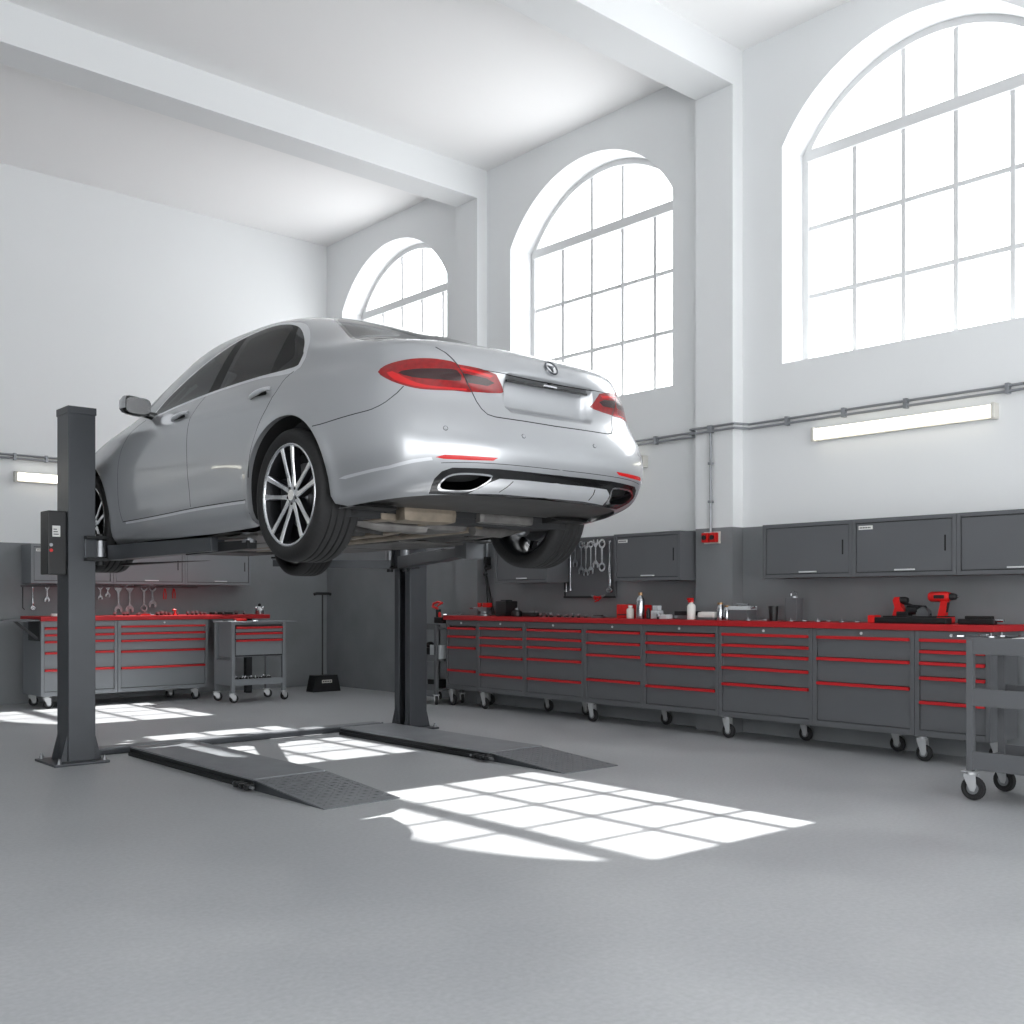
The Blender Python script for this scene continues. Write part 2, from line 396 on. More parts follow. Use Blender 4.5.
TRUNK = [(-.655,1.085),(-.625,1.05),(-.592,.995),(-.572,.948),(-.545,.891),(-.522,.851),(-.505,.805),(-.487,.765),(-.462,.738),(-.42,.729),(-.2,.727),(0,.725)]
BLACKZ = [(-.70,.330),(-.735,.365),(-.742,.395),(-.722,.430),(-.68,.449),(-.589,.452),(-.42,.457),(-.2,.457),(0,.456)]
panel = []      # (region name, polygon in uv, mirrored as separate left / right parts?)
def reg(name, kind, poly, both=True): panel.append((name, inv(kind, poly), both))
reg('seam', 'side', strip(AB, .006)); reg('seam', 'side', strip(DR, .006)); reg('seam', 'side', strip(DF, .005))
reg('seam', 'side', strip(SILL, .006)); reg('seam', 'rear', strip(TRUNK, .006))
reg('seam', 'side', strip([(-.305,.712),(-.454,.722),(-.655,.738),(-.757,.752),(-.815,.785),(-.845,.83),(-.86,.868)], .005))
reg('seam', 'rear', strip([(-.49,.972),(-.30,.965),(-.12,.962),(0,.962)], .004))
reg('seam', 'rear', strip([(-.735,.470),(-.589,.478),(-.42,.482),(-.2,.484),(0,.484)], .003))
reg('seam', 'top', strip([(-.80,1.98),(-.86,2.15),(-.86,2.6),(-.80,3.2),(-.66,3.62),(-.3,3.84),(0,3.87)], .006))
reg('taillight_dark', 'rear', dens([(-.60,.958),(-.70,.962),(-.79,.957),(-.83,.942),(-.79,.915),(-.70,.905),(-.58,.907)], step=.02))
reg('taillight_bright', 'rear', dens([(-.862,.948),(-.846,.952),(-.82,.918),(-.775,.884),(-.70,.868),(-.55,.866),(-.55,.859),(-.70,.858),(-.79,.868),(-.85,.905)], step=.02))
reg('taillight_bright', 'rear', lin([(-.40,.948),(-.58,.975),(-.59,.966),(-.42,.935)], step=.02))
reg('taillight', 'rear', TL)
reg('inner_dark', 'rear', lin([(-.57,.945),(-.44,.93),(-.39,.912),(-.43,.893),(-.555,.898)], step=.02))
reg('taillight_inner', 'rear', TLI)
_top = [p for p in DLO if p[1] > .09+1.07 and p[0] > 1.09] ; _bot = [p for p in DLO if p[1] <= 1.16 and p[0] > 1.19 and DLO.index(p) > len(DLO)//2]; _frt = [p for p in DLO if p[1] <= 1.16 and p[0] > 1.19 and DLO.index(p) <= len(DLO)//2]
reg('glass_front', 'side', lin(_frt+_top+[(1.075,1.450),(1.165,1.116)]+_bot))
reg('glass_quarter', 'side', [p for p in DLO if p[0] < .315])
reg('glass_rear', 'side', lin([(1.01,1.122),(.965,1.470)]+[p for p in DLO if .40 < p[0] < .955 and p[1] > 1.2]+[(.352,1.405),(.368,1.125)]+[p for p in DLO if .40 < p[0] < .98 and p[1] < 1.2]))
reg('window_black', 'side', DLO)
reg('window_chrome', 'side', dens([(p[0]+(.0 if True else 0)*0, p[1]) for p in [((q[0]-o[0])*(1+1.3*max(0, min(1, (.45-o[0])/.3)))+o[0], (q[1]-o[1])*(1+.9*max(0, min(1, (.45-o[0])/.3)))+o[1]) for q, o in zip(offset(DLO, .018), DLO)]]))
reg('mirror_base', 'side', [(1.90,1.06),(2.02,1.05),(2.0,1.1),(1.92,1.13)])
reg('rear_screen', 'top', dens([(0,.355),(-.25,.345),(-.43,.30),(-.565,.17),(-.66,-.05),(-.765,-.34),(-.795,-.50),(-.755,-.615),(-.60,-.665),(-.3,-.72),(0,-.725),(.15,-.72),(.15,.35)])[:] )
reg('screen_seal', 'top', dens([(0,.375),(-.25,.365),(-.44,.32),(-.585,.18),(-.68,-.05),(-.785,-.34),(-.815,-.50),(-.775,-.635),(-.61,-.69),(-.3,-.742),(0,-.747),(.15,-.742),(.15,.37)]))
reg('windscreen', 'top', dens([(0,1.98),(-.25,1.97),(-.48,1.90),(-.62,1.86),(-.70,2.1),(-.78,2.5),(-.80,2.68),(-.60,2.82),(-.3,2.88),(0,2.90),(.15,2.89),(.15,1.98)]))
reg('fuel_seam', 'side', circ(-.62, .84, .001, n=6))
reg('reflector', 'rear', lin([(-.765,.497),(-.726,.510),(-.60,.510),(-.44,.512),(-.468,.495),(-.60,.489),(-.73,.489)], step=.02))
reg('bumper_chrome', 'side', lin([(-.51,.419),(-.56,.430),(-.675,.440),(-.855,.460),(-.969,.487),(-1.03,.497),(-1.03,.482),(-.969,.470),(-.855,.445),(-.675,.425),(-.56,.413)], step=.02))
reg('tail_pipe', 'rear', dens([(-.672,.352),(-.700,.372),(-.690,.398),(-.64,.416),(-.52,.420),(-.455,.416),(-.455,.405),(-.485,.375),(-.515,.354),(-.60,.348)], step=.015))
reg('pipe_rim', 'rear', dens(offset(dens([(-.672,.352),(-.700,.372),(-.690,.398),(-.64,.416),(-.52,.420),(-.455,.416),(-.455,.405),(-.485,.375),(-.515,.354),(-.60,.348)], step=.015), .009), step=.015))
reg('diffuser_seam', 'rear', strip([(-.335,.352),(-.305,.405)], .006))
reg('diffuser', 'rear', lin([(-.502,.338),(-.455,.385),(-.40,.412),(-.2,.415),(0,.414),(0.2,.414),(.2,.345),(0,.345),(-.3,.345)], step=.03))
reg('valance', 'rear', lin(BLACKZ+[(.2,.456),(.2,.325),(0,.325)], step=.03))
reg('sill_trim', 'side', strip([(2.30,.344),(2.0,.346),(1.6,.354),(1.2,.364),(.9,.367),(.6,.368),(.47,.366)], .020))
reg('headlight', 'side', dens([(3.18,.80),(3.45,.83),(3.70,.80),(3.84,.74),(3.88,.66),(3.78,.62),(3.60,.66),(3.35,.74)]))
reg('grille', 'side', [(3.905,.34),(4.2,.34),(4.2,.74),(3.86,.74)]) if False else None
reg('arch', 'side', circ(0, .372, ARCH, n=72)); reg('arch', 'side', circ(3.0, .372, ARCH, n=72))
reg('front_door', 'side', lin(AB[::-1]+BELT[::-1][6:][:0]+[p for p in BELT[::-1] if 1.17 < p[0] < 2.09]+DF+[p for p in SILL if 1.25 < p[0] < 2.35]))
reg('rear_door', 'side', lin(DR[::-1]+[p for p in BELT[::-1] if .1 < p[0] < 1.15]+AB+[p for p in SILL if .47 < p[0] < 1.2][::1]+ARCHR[10:3:-1][:0]))
reg('trunk_lid', 'rear', lin(TRUNK[1:]+[(.25,.725),(.25,1.30),(-.70,1.30),(-.70,1.10)]))
reg('rear_bumper', 'side', lin([(-.30,.712),(-.454,.722),(-.655,.738),(-.757,.752),(-.815,.785),(-.845,.83),(-.86,.868)]))if False else None
reg('hood', 'top', lin([(-.80,1.98),(-.86,2.15),(-.86,2.6),(-.80,3.2),(-.66,3.62),(-.3,3.84),(0,3.87),(.2,3.87),(.2,2.0)]))
SU = 2.2        # u scaled so the triangles come out well shaped
gu = np.concatenate([np.linspace(0, 1, 26)[:-1], np.linspace(1, 2, 90)[:-1], np.linspace(2, 3, 86)]); gv = np.linspace(0, VMAX, 112)
vin = [Vector((u*SU, v)) for u in gu for v in gv]; ein = []
nu, nv = len(gu), len(gv)
ein += [(j, j+1) for j in range(nv-1)]+[((nu-1)*nv+j, (nu-1)*nv+j+1) for j in range(nv-1)]
ein += [(i*nv, (i+1)*nv) for i in range(nu-1)]+[(i*nv+nv-1, (i+1)*nv+nv-1) for i in range(nu-1)]
for nm, poly, both in panel:
    o = len(vin); q = []
    for a, b in poly:
        a = min(max(a, 0), 3); b = min(max(b, 0), VMAX)
        if not q or math.hypot((a-q[-1][0])*SU, b-q[-1][1]) > 2e-4: q.append((a, b))
    vin += [Vector((a*SU, b)) for a, b in q]; ein += [(o+i, o+(i+1) % len(q)) for i in range(len(q))]
cv, ce, cf, _, _, _ = geometry.delaunay_2d_cdt(vin, ein, [], 0, 1e-5)
UV = np.array([(p.x/SU, p.y) for p in cv]); UV[:, 0] = np.clip(UV[:, 0], 0, 3); UV[:, 1] = np.clip(UV[:, 1], 0, VMAX)
TRI = np.array([t for t in cf if len(t) == 3]); CEN = UV[TRI].mean(1)
def inside(poly, P):
    P = np.asarray(P); r = np.zeros(len(P), bool); n = len(poly)
    for i in range(n):
        x0, y0 = poly[i]; x1, y1 = poly[(i+1) % n]
        c = ((y0 > P[:, 1]) != (y1 > P[:, 1])); 
        if y0 == y1: continue
        r ^= c & (P[:, 0] < (x1-x0)*(P[:, 1]-y0)/(y1-y0)+x0)
    return r
CLS = np.full(len(TRI), 'body_shell', dtype=object); done = np.zeros(len(TRI), bool)
for nm, poly, both in panel:
    k = inside(poly, CEN) & ~done; CLS[k] = nm; done |= k
PX = surf(UV[:, 0], UV[:, 1]); NX = normals(UV[:, 0], UV[:, 1])
CP = PX[TRI].mean(1)
k = (CLS == 'body_shell') & (CEN[:, 0] > 2) & (CP[:, 2] < .9)   # rear bumper: everything under the bumper seam and trunk line
bz = np.interp(CP[:, 1], [-.86,-.845,-.815,-.757,-.655,-.454,-.30], [.868,.83,.785,.752,.738,.722,.712])
k2 = (CLS == 'body_shell') & (CP[:, 1] < -.30) & ((CP[:, 2] < bz) | ((CP[:, 1] < -.86) & (CP[:, 2] < .87)))
CLS[k2] = 'rear_bumper'
k2 = (CLS == 'body_shell') & (CEN[:, 0] < 1) & (np.abs(CP[:, 0]) < .42) & (CP[:, 2] < .74) & (CP[:, 2] > .42); CLS[k2] = 'grille'
k2 = (CLS == 'body_shell') & (CEN[:, 0] < 1) & (np.abs(CP[:, 0]) < .75) & (CP[:, 2] < .34) & (CP[:, 2] > .24); CLS[k2] = 'grille'
def shell_part(name, classes, parent, sides, inward=0, flip=False):
    """classes: {region: material}; sides: (1,), (-1,) or both in one mesh"""
    vs, ns, fs, mi = [], [], [], []; mats = []
    sel = np.isin(CLS, list(classes))
    if not sel.any(): return None
    tr = TRI[sel]; cl = CLS[sel]; used = np.unique(tr); mp = -np.ones(len(UV), int); mp[used] = np.arange(len(used))
    for sd in sides:
        p = PX[used]+NX[used]*(-inward); p = p*np.array([sd, 1, 1]); n = NX[used]*np.array([sd, 1, 1]); o = len(vs)
        vs += p.tolist(); ns += n.tolist()
        for t, c in zip(mp[tr], cl):
            q = [int(t[0])+o, int(t[1])+o, int(t[2])+o]
            a, b, d = (np.array(vs[q[0]]), np.array(vs[q[1]]), np.array(vs[q[2]]))
            if np.dot(np.cross(b-a, d-a), np.array(ns[q[0]])) < 0: q = q[::-1]
            m = classes[c]
            if m not in mats: mats.append(m)
            fs.append(q[::-1] if flip else q); mi.append(mats.index(m))
    me = bpy.data.meshes.new(name); me.from_pydata(vs, [], fs)
    for m in mats: me.materials.append(MATS[m])
    me.polygons.foreach_set('material_index', mi); me.polygons.foreach_set('use_smooth', [True]*len(fs))
    s = -1 if flip else 1
    me.normals_split_custom_set_from_vertices([(a*s, b*s, c*s) for a, b, c in ns]); me.update()
    o = bpy.data.objects.new(name, me); COL.objects.link(o); o.parent = parent; return o
body = shell_part('body_shell', {'body_shell': 'car_paint', 'seam': 'seam', 'diffuser_seam': 'seam', 'fuel_seam': 'seam', 'grille': 'trim_black', 'mirror_base': 'trim_black'}, car, (1, -1))
shell_part('trunk_lid', {'trunk_lid': 'car_paint'}, car, (1, -1))
shell_part('hood', {'hood': 'car_paint'}, car, (1, -1))
bumper = shell_part('rear_bumper', {'rear_bumper': 'car_paint'}, car, (1, -1))
val = shell_part('valance', {'valance': 'trim_black'}, bumper, (1, -1)); val['label'] = 'gloss black lower bumper panel'
df = shell_part('diffuser', {'diffuser': 'silver_trim'}, bumper, (1, -1)); df['label'] = 'silver diffuser insert'
shell_part('windscreen', {'windscreen': 'wind_glass'}, car, (1, -1))
rs_ = shell_part('rear_screen', {'rear_screen': 'rear_screen', 'screen_seal': 'trim_black'}, car, (1, -1)); rs_['label'] = 'tinted rear window'
doors = {}
for sd in (1, -1):
    for dn, gn in (('front_door', 'glass_front'), ('rear_door', 'glass_rear')):
        d = shell_part(dn, {dn: 'car_paint'}, car, (sd,)); doors[dn, sd] = d
        g = shell_part('window_glass', {gn: 'side_glass'}, d, (sd,)); g['label'] = 'dark tinted door glass'
    shell_part('quarter_glass', {'glass_quarter': 'side_glass'}, car, (sd,))
    w = shell_part('window_surround', {'window_black': 'pillar_black', 'window_chrome': 'silver_trim'}, car, (sd,)); w['label'] = 'bright metal and black window surround'
    t = shell_part('taillight', {'taillight': 'lamp_red', 'taillight_dark': 'lamp_dark', 'taillight_bright': 'lamp_red_bright', 'taillight_inner': 'lamp_red', 'inner_dark': 'lamp_dark'}, car, (sd,)); t['label'] = 'red tail lamp'
    shell_part('headlight', {'headlight': 'lamp_clear'}, car, (sd,))
    t = shell_part('reflector', {'reflector': 'lamp_red_bright'}, bumper, (sd,)); t['label'] = 'red bumper reflector'
    t = shell_part('bumper_trim', {'bumper_chrome': 'silver_trim'}, bumper, (sd,)); t['label'] = 'chrome strip on the bumper side'
    t = shell_part('sill_trim', {'sill_trim': 'silver_trim'}, car, (sd,)); t['label'] = 'chrome sill strip'
    # tail pipe: bright rim, dark tube set inward
    rim = shell_part('tail_pipe', {'pipe_rim': 'chrome'}, bumper, (sd,)); rim['label'] = 'chrome tail pipe surround'
    shell_part('pipe_opening', {'tail_pipe': 'black_matte'}, bumper, (sd,), inward=.05)
# cabin lining just inside the roof, pillars and shoulders
lining = {c: 'cabin_dark' for c in ('body_shell', 'window_black', 'window_chrome', 'screen_seal')}
_keep = CLS.copy(); low = CEN[:, 1] < VK[10]; CLS[low] = 'x'
shell_part('headlining', lining, car, (1, -1), inward=.022, flip=True); CLS[:] = _keep
# cabin: floor tub, seats, dashboard
tub = MB(); tub.box(-.84, .84, -.35, 2.6, .24, .27, 'cabin_dark'); tub.box(-.80, .80, -.36, -.30, .27, 1.02, 'cabin_dark')
tub.box(-.84, .84, 2.35, 2.6, .27, .98, 'cabin_dark'); tub.box(-.86, -.80, -.3, 2.5, .27, 1.04, 'cabin_dark'); tub.box(.80, .86, -.3, 2.5, .27, 1.04, 'cabin_dark')
tub.build('cabin_tub', car)
tub = MB(); tub.box(-.74, .74, -.40, .05, 1.00, 1.03, 'cabin_dark'); tub.build('parcel_shelf', car)
for x in (-.40, .40):
    sm = MB(); sm.bbox(x-.26, x+.26, 1.10, 1.62, .45, .60, 'cabin_dark', .05); sm.bbox(x-.25, x+.25, .98, 1.12, .55, 1.12, 'cabin_dark', .05, R(-.0, 'X')); sm.bbox(x-.13, x+.13, .97, 1.06, 1.14, 1.30, 'cabin_dark', .04)
    sm.build('front_seat', car)
sm = MB(); sm.bbox(-.66, .66, .15, .62, .42, .56, 'cabin_dark', .05); sm.bbox(-.66, .66, .0, .14, .5, 1.08, 'cabin_dark', .05)
for x in (-.42, 0, .42): sm.bbox(x-.12, x+.12, -.0, .09, 1.09, 1.21, 'cabin_dark', .03)
sm.build('rear_seat', car)
sw = MB(); sw.tube([(-.40+.18*math.cos(a), 2.02-.06*math.sin(a), .92+.17*math.sin(a)) for a in np.linspace(0, 2*PI, 25)[:-1]], .014, 'black_plastic', closed=True); sw.tube([(-.40, 2.02, .92), (-.4, 2.36, .84)], .03, 'black_plastic'); sw.build('steering_wheel', car)
# wheel housings
def arch_liner(wy):
    ang = [math.radians(q) for q in range(-62, 243, 6)]; p = [(wy+ARCH*math.cos(a), .372+ARCH*math.sin(a)) for a in ang]
    p = [q for q in p if q[1] > .2]; uv = inv('side', p); S = surf([a for a, b in uv], [b for a, b in uv])
    for sd in (1, -1):
        m = MB(); n = len(S); vs = []
        for k, (xx, sc_) in enumerate([(None, 1), (None, 1.0), (-.60, 1.02)]):
            for s_ in S:
                x = s_[0]+(.0 if k == 0 else .03) if xx is None else xx
                vs.append((sd*x, wy+(s_[1]-wy)*sc_, .372+(s_[2]-.372)*sc_))
        fs = [(k*n+i, k*n+i+1, (k+1)*n+i+1, (k+1)*n+i) for k in range(2) for i in range(n-1)]
        m.add(vs, fs[:n-1], 'car_paint', True); m.add(vs, fs[n-1:], 'black_matte', True); m.add([(sd*-.60, q[1], q[2]) for q in vs[2*n:]], [tuple(range(n))], 'black_matte')
        m.build('wheel_housing', car)
arch_liner(0); arch_liner(3.0)
# wheels
def make_wheel(loc, sd, back=False):
    w = empty('wheel', loc); w.parent = car
    rot = R(PI/2, 'Y')     # lathe axis z -> x
    hw = .130
    prof = [(.288,-hw+.012),(.300,-hw+.002),(.325,-hw-.004),(.350,-hw+.002),(.363,-hw+.014),(.369,-hw+.030)]
    gr = [-.062,-.022,.022,.062]
    for g in gr: prof += [(.372,g-.008),(.3715,g-.0055),(.362,g-.004),(.362,g+.004),(.3715,g+.0055),(.372,g+.008)]
    prof += [(.369,hw-.030),(.363,hw-.014),(.350,hw-.002),(.325,hw+.004),(.300,hw-.002),(.288,hw-.012)]
    m = MB(); m.lathe(prof+[(.288,-hw+.012)], 'tyre', 96, rot, cap=False)
    tread = m.build('tyre', w, auto=False)
    S = -sd if False else sd                   # outer side is -x for the left wheels
    ox = -S                                     # direction of the outer face
    m = MB(); pr = [(.290,.118),(.286,.122),(.276,.120),(.272,.108),(.262,.09),(.258,-.02),(.262,-.10),(.280,-.118),(.288,-.120)]
    m.lathe([(r, z*ox) for r, z in pr], 'alloy_dark', 64, rot, cap=False)
    lip = [(.289,.119),(.288,.124),(.280,.125),(.273,.121),(.272,.110)]
    m.lathe([(r, z*ox) for r, z in lip], 'alloy_face', 64, rot, cap=False)
    rim = m.build('rim', w, auto=False)
    for k in range(5):
        a0 = math.radians(95+72*k); m = MB()
        for s_ in (-1, 1):
            def pt(r, off, h): a = a0; t = (math.cos(a), math.sin(a)); q = (-t[1], t[0]); return (ox*h, -(r*t[0]+off*q[0])*S, r*t[1]+off*q[1])
            stn = [(.035, .018, .018, .098), (.10, .028, .0145, .102), (.18, .040, .0135, .112), (.255, .053, .016, .119), (.278, .058, .019, .120)]
            vs = []; 
            for r, off, w_, h in stn:
                for o2, hh in ((-w_, h-.045), (-w_, h-.006), (-w_+.004, h), (w_-.004, h), (w_, h-.006), (w_, h-.045)): vs.append(pt(r, s_*off+o2, hh))
            n = len(stn)
            top, sid = [], []
            for i in range(n-1):
                for j in range(6):
                    f = (i*6+j, i*6+(j+1) % 6, (i+1)*6+(j+1) % 6, (i+1)*6+j)
                    (top if j in (1, 2, 3) else sid).append(f)
            m.add(vs, top, 'alloy_face'); m.add(vs, sid+[(0,1,2,3,4,5), tuple((n-1)*6+j for j in range(6))], 'alloy_dark')
        m.build('spoke', rim)
    m = MB(); m.lathe([(0,.106*ox),(.030,.106*ox),(.034,.102*ox),(.060,.094*ox),(.066,.07*ox),(.066,.03*ox)], 'alloy_face', 32, rot)
    for k in range(5):
        a = math.radians(95+36+72*k); m.lathe([(0,.101*ox),(.008,.101*ox),(.008,.08*ox)], 'black_plastic', 10, T(0, .047*math.cos(a), .047*math.sin(a)) @ rot)
    m.build('hub_cap', w)
    m = MB(); m.lathe([(.07,.02*ox),(.185,.02*ox),(.185,-.01*ox),(.07,-.01*ox)], 'brake_steel', 48, rot); m.lathe([(0,.0),(.08,.0),(.08,.04*ox),(0,.045*ox)], 'brake_steel', 24, rot); m.build('brake_disc', w)
    m = MB(); m.bbox(-.05, .05, -.05, .05, -.09, .09, 'lift_dark', .015, T(0, .165*(1 if back else 1), 0.02)); m.build('brake_caliper', w)
    return w
for wy in (0, 3.0):
    for sd in (1, -1): make_wheel((-sd*.872, wy, .372), sd)
# handles, mirrors, emblem, sensors
for (nm, sd), d in doors.items():
    y0 = .37 if nm == 'rear_door' else 1.43
    uv = inv('side', [(y0, .985)])[0]; p = surf(*uv)[0]; n = normals(np.array([uv[0]]), np.array([uv[1]]))[0]
    m = MB(); L = .115
    pts = [(p[0]*1.0+n[0]*(.030*(1-(t/1.0)**4)-.004), y0+t*L, .985+.014*t*-1+n[2]*.02) for t in np.linspace(-1, 1, 13)]
    m.tube([(sd*q[0], q[1], q[2]) for q in pts], .012, 'silver_trim', 10, rs=[.010+.006*(1-abs(t)) for t in np.linspace(-1, 1, 13)])
    m.add([(sd*(p[0]-.0035), y0+.085*math.cos(a), .983+.026*math.sin(a)) for a in np.linspace(0, 2*PI, 25)[:-1]], [tuple(range(24))], 'seam')
    m.build('door_handle', d)
for sd in (1, -1):
    m = MB(); bm = bmesh.new(); bmesh.ops.create_cube(bm, size=1)
    bmesh.ops.subdivide_edges(bm, edges=bm.edges[:], cuts=3, use_grid_fill=True)
    for q in bm.verts:
        c = q.co*2; l = (abs(c.x)**4+abs(c.y)**4+abs(c.z)**4)**.25; c = c/max(l, 1e-6)
        t = (1-c.y)/2
        q.co = (-1.055+.105*c.x*(1-.10*(1-t)), 1.99+.065*c.y*(1 if c.y < 0 else 1.25), 1.125+.072*c.z*(1-.22*(1-t))*(1-.12*max(0, c.x)) + .01*(-c.x))
    bmesh.ops.recalc_face_normals(bm, faces=bm.faces); bm.verts.index_update()
    V = [(sd*q.co.x, q.co.y, q.co.z) for q in bm.verts]; up, lo_ = [], []
    for f in bm.faces: (up if f.calc_center_median().z > 1.10 and f.normal.y > -.5 else lo_).append([q.index for q in f.verts])
    m.add(V, up, 'car_paint', True); m.add(V, lo_, 'trim_black', True); bm.free()
    mir = m.build('door_mirror', car)
    m = MB(); n = 28; m.add([(sd*(-1.058+.088*math.copysign(abs(math.cos(a))**.6, math.cos(a))), 1.918, 1.123+.056*math.copysign(abs(math.sin(a))**.6, math.sin(a))) for a in np.linspace(0, 2*PI, n+1)[:-1]], [tuple(range(n))], 'chrome'); m.build('mirror_glass', mir)
    m = MB(); m.tube([(sd*-.90, 1.975, 1.065), (sd*-.95, 1.98, 1.075), (sd*-1.0, 1.99, 1.09)], .028, 'trim_black', 10, rs=[.035, .028, .03]); m.build('mirror_arm', mir)
e = inv('rear', [(-.001, 1.035)])[0]; ep = surf(*e)[0]; en = normals(np.array([e[0]]), np.array([e[1]]))[0]; en = Vector((0, en[1], en[2])).normalized()
q = Vector((0, 0, 1)).rotation_difference(en).to_matrix().to_4x4(); Mq = T(0, ep[1], ep[2]) @ T(*(en*.006)) @ q
m = MB(); m.tube([(.040*math.cos(a), .040*math.sin(a), 0) for a in np.linspace(0, 2*PI, 41)[:-1]], .0048, 'emblem_metal', 8, closed=True, M=Mq); m.lathe([(0,.0),(.039,.0),(.039,-.02)], 'chrome', 32, Mq)
for k in range(3):
    a = -PI/2+2*PI*k/3; c, s_ = math.cos(a), math.sin(a)
    m.add([(0,0,.008),(.038*c,.038*s_,.003),(-.008*s_,.008*c,0),(.008*s_,-.008*c,0),(.010*math.cos(a+PI/3),.010*math.sin(a+PI/3),.003),(.010*math.cos(a-PI/3),.010*math.sin(a-PI/3),.003)], [(0,4,1),(0,1,5)], 'emblem_metal', M=Mq)
em = m.build('emblem', car); em['label'] = 'round chrome emblem on the boot lid'
for sx in (1, -1):
    for x, z, yy in ((-.717, .643, None), (-.265, .64, None)):
        u_ = inv('rear', [(x, z)])[0]; p = surf(*u_)[0]; n = Vector(normals(np.array([u_[0]]), np.array([u_[1]]))[0]); Q = T(sx*p[0], p[1], p[2]) @ Vector((0, 0, 1)).rotation_difference(Vector((sx*n.x, n.y, n.z))).to_matrix().to_4x4()
        m = MB(); m.lathe([(0,.0035),(.0095,.003),(.0105,.0)], 'car_paint', 16, Q); m.lathe([(.0105,.0002),(.0125,.0006),(.0125,-.002)], 'seam', 16, Q); m.build('parking_sensor', bumper)
# plate lamp bar under the lid lip
m = MB(); m.bbox(-.30, .30, -1.052, -1.035, .935, .947, 'trim_black', .004); m.bbox(-.05, .05, -1.066, -1.045, .940, .950, 'chrome', .004); m.build('boot_handle', car)
# underside
def underbody():
    xs = np.linspace(-.90, .90, 61); ys = np.linspace(-1.0, 3.85, 150); m = MB(); idx = {}; vs = []
    r0u = np.linspace(0, 3, 400); S0 = surf(r0u, np.zeros(400)); o = np.argsort(S0[:, 1])
    def wmax(y): return float(np.interp(y, S0[o, 1], -S0[o, 0]))
    def zz(x, y):
        z = .200+.137*float(sst(0, 1, (.6-y)/1.6))
        z += .10*float(rbox(np.array(x), np.array(y), -.60, .60, -.36, .42, .06))
        z += .03*math.exp(-((abs(x)-.0)/.12)**2)*(1 if -.3 < y < 3 else 0)
        z += .012*math.sin(x*21)*(1 if abs(x) < .7 and .5 < y < 2.6 else 0)+.006*math.sin(y*9)
        return z
    for i, x in enumerate(xs):
        for j, y in enumerate(ys):
            w = wmax(y); idx[i, j] = len(vs); vs.append((x/.90*w*.985, y, zz(x/.9*w, y)))
    fs = []
    for i in range(60):
        for j in range(149):
            x = (xs[i]+xs[i+1])/2; y = (ys[j]+ys[j+1])/2
            if abs(x) > .58 and (abs(y) < .445 or abs(y-3) < .445): continue
            fs.append((idx[i, j], idx[i+1, j], idx[i+1, j+1], idx[i, j+1]))
    m.add(vs, fs, 'under_black', True); return m.build('underbody', car, auto=False)
ub = underbody()
m = MB(); m.bbox(-.52, -.14, -.44, -.24, .225, .33, 'heat_shield', .05); m.bbox(-.62, -.50, -.36, -.16, .23, .30, 'heat_shield', .03)
m.bbox(.06, .50, -.40, -.20, .245, .33, 'under_metal', .04); m.build('exhaust_silencer', car)
m = MB()
for sx in (-1, 1):
    m.tube([(sx*.22, -.2, .24), (sx*.14, .3, .22), (sx*.12, 1.2, .205), (sx*.10, 2.4, .20)], .032, 'heat_shield', 10)
m.build('exhaust_pipe', car)
m = MB()
for sx in (-1, 1):
    m.tube([(sx*.72, -.05, .26), (sx*.45, -.12, .225), (sx*.18, -.18, .215)], .030, 'under_metal', 10, rs=[.024, .042, .03])
    m.tube([(sx*.72, .10, .27), (sx*.40, .22, .23), (sx*.15, .30, .22)], .026, 'under_black', 10)
    m.tube([(sx*.74, 0, .372), (sx*.15, 0, .35)], .024, 'under_metal', 10); m.lathe([(.11,-.06),(.11,.06)], 'under_black', 20, T(sx*.67, 0, .372) @ R(PI/2, 'Y'))
    m.tube([(sx*.60, -.16, .25), (sx*.60, -.16, .55)], .04, 'under_black', 12); m.tube([(sx*.70, .08, .24), (sx*.63, .62, .215)], .022, 'under_metal', 8)
    m.ball((sx*.735, -.02, .250), .055, 'steel_dull', 1, 1, .8)
m.bbox(-.17, .17, -.16, .24, .205, .34, 'under_metal', .05); m.box(-.55, .55, .24, .33, .23, .30, 'under_black')
m.build('rear_axle', car)
m = MB()
for x0, x1, y0, y1 in ((-.85, -.45, .62, 1.5), (-.85, -.45, 1.55, 2.45), (.2, .85, .62, 1.5), (.2, .85, 1.55, 2.45), (-.4, .1, 1.3, 2.45)):
    m.bbox(x0, x1, y0, y1, .178, .196, 'under_metal', .008)
m.build('floor_shield', car)
m = MB()
for sx in (-1, 1): m.tube([(sx*.72, 3.0, .25), (sx*.3, 2.95, .2)], .03, 'under_metal', 8); m.lathe([(.11,-.06),(.11,.06)], 'under_black', 20, T(sx*.67, 3.0, .372) @ R(PI/2, 'Y'))
m.bbox(-.45, .45, 2.7, 3.2, .17, .21, 'under_black', .02); m.build('front_axle', car)
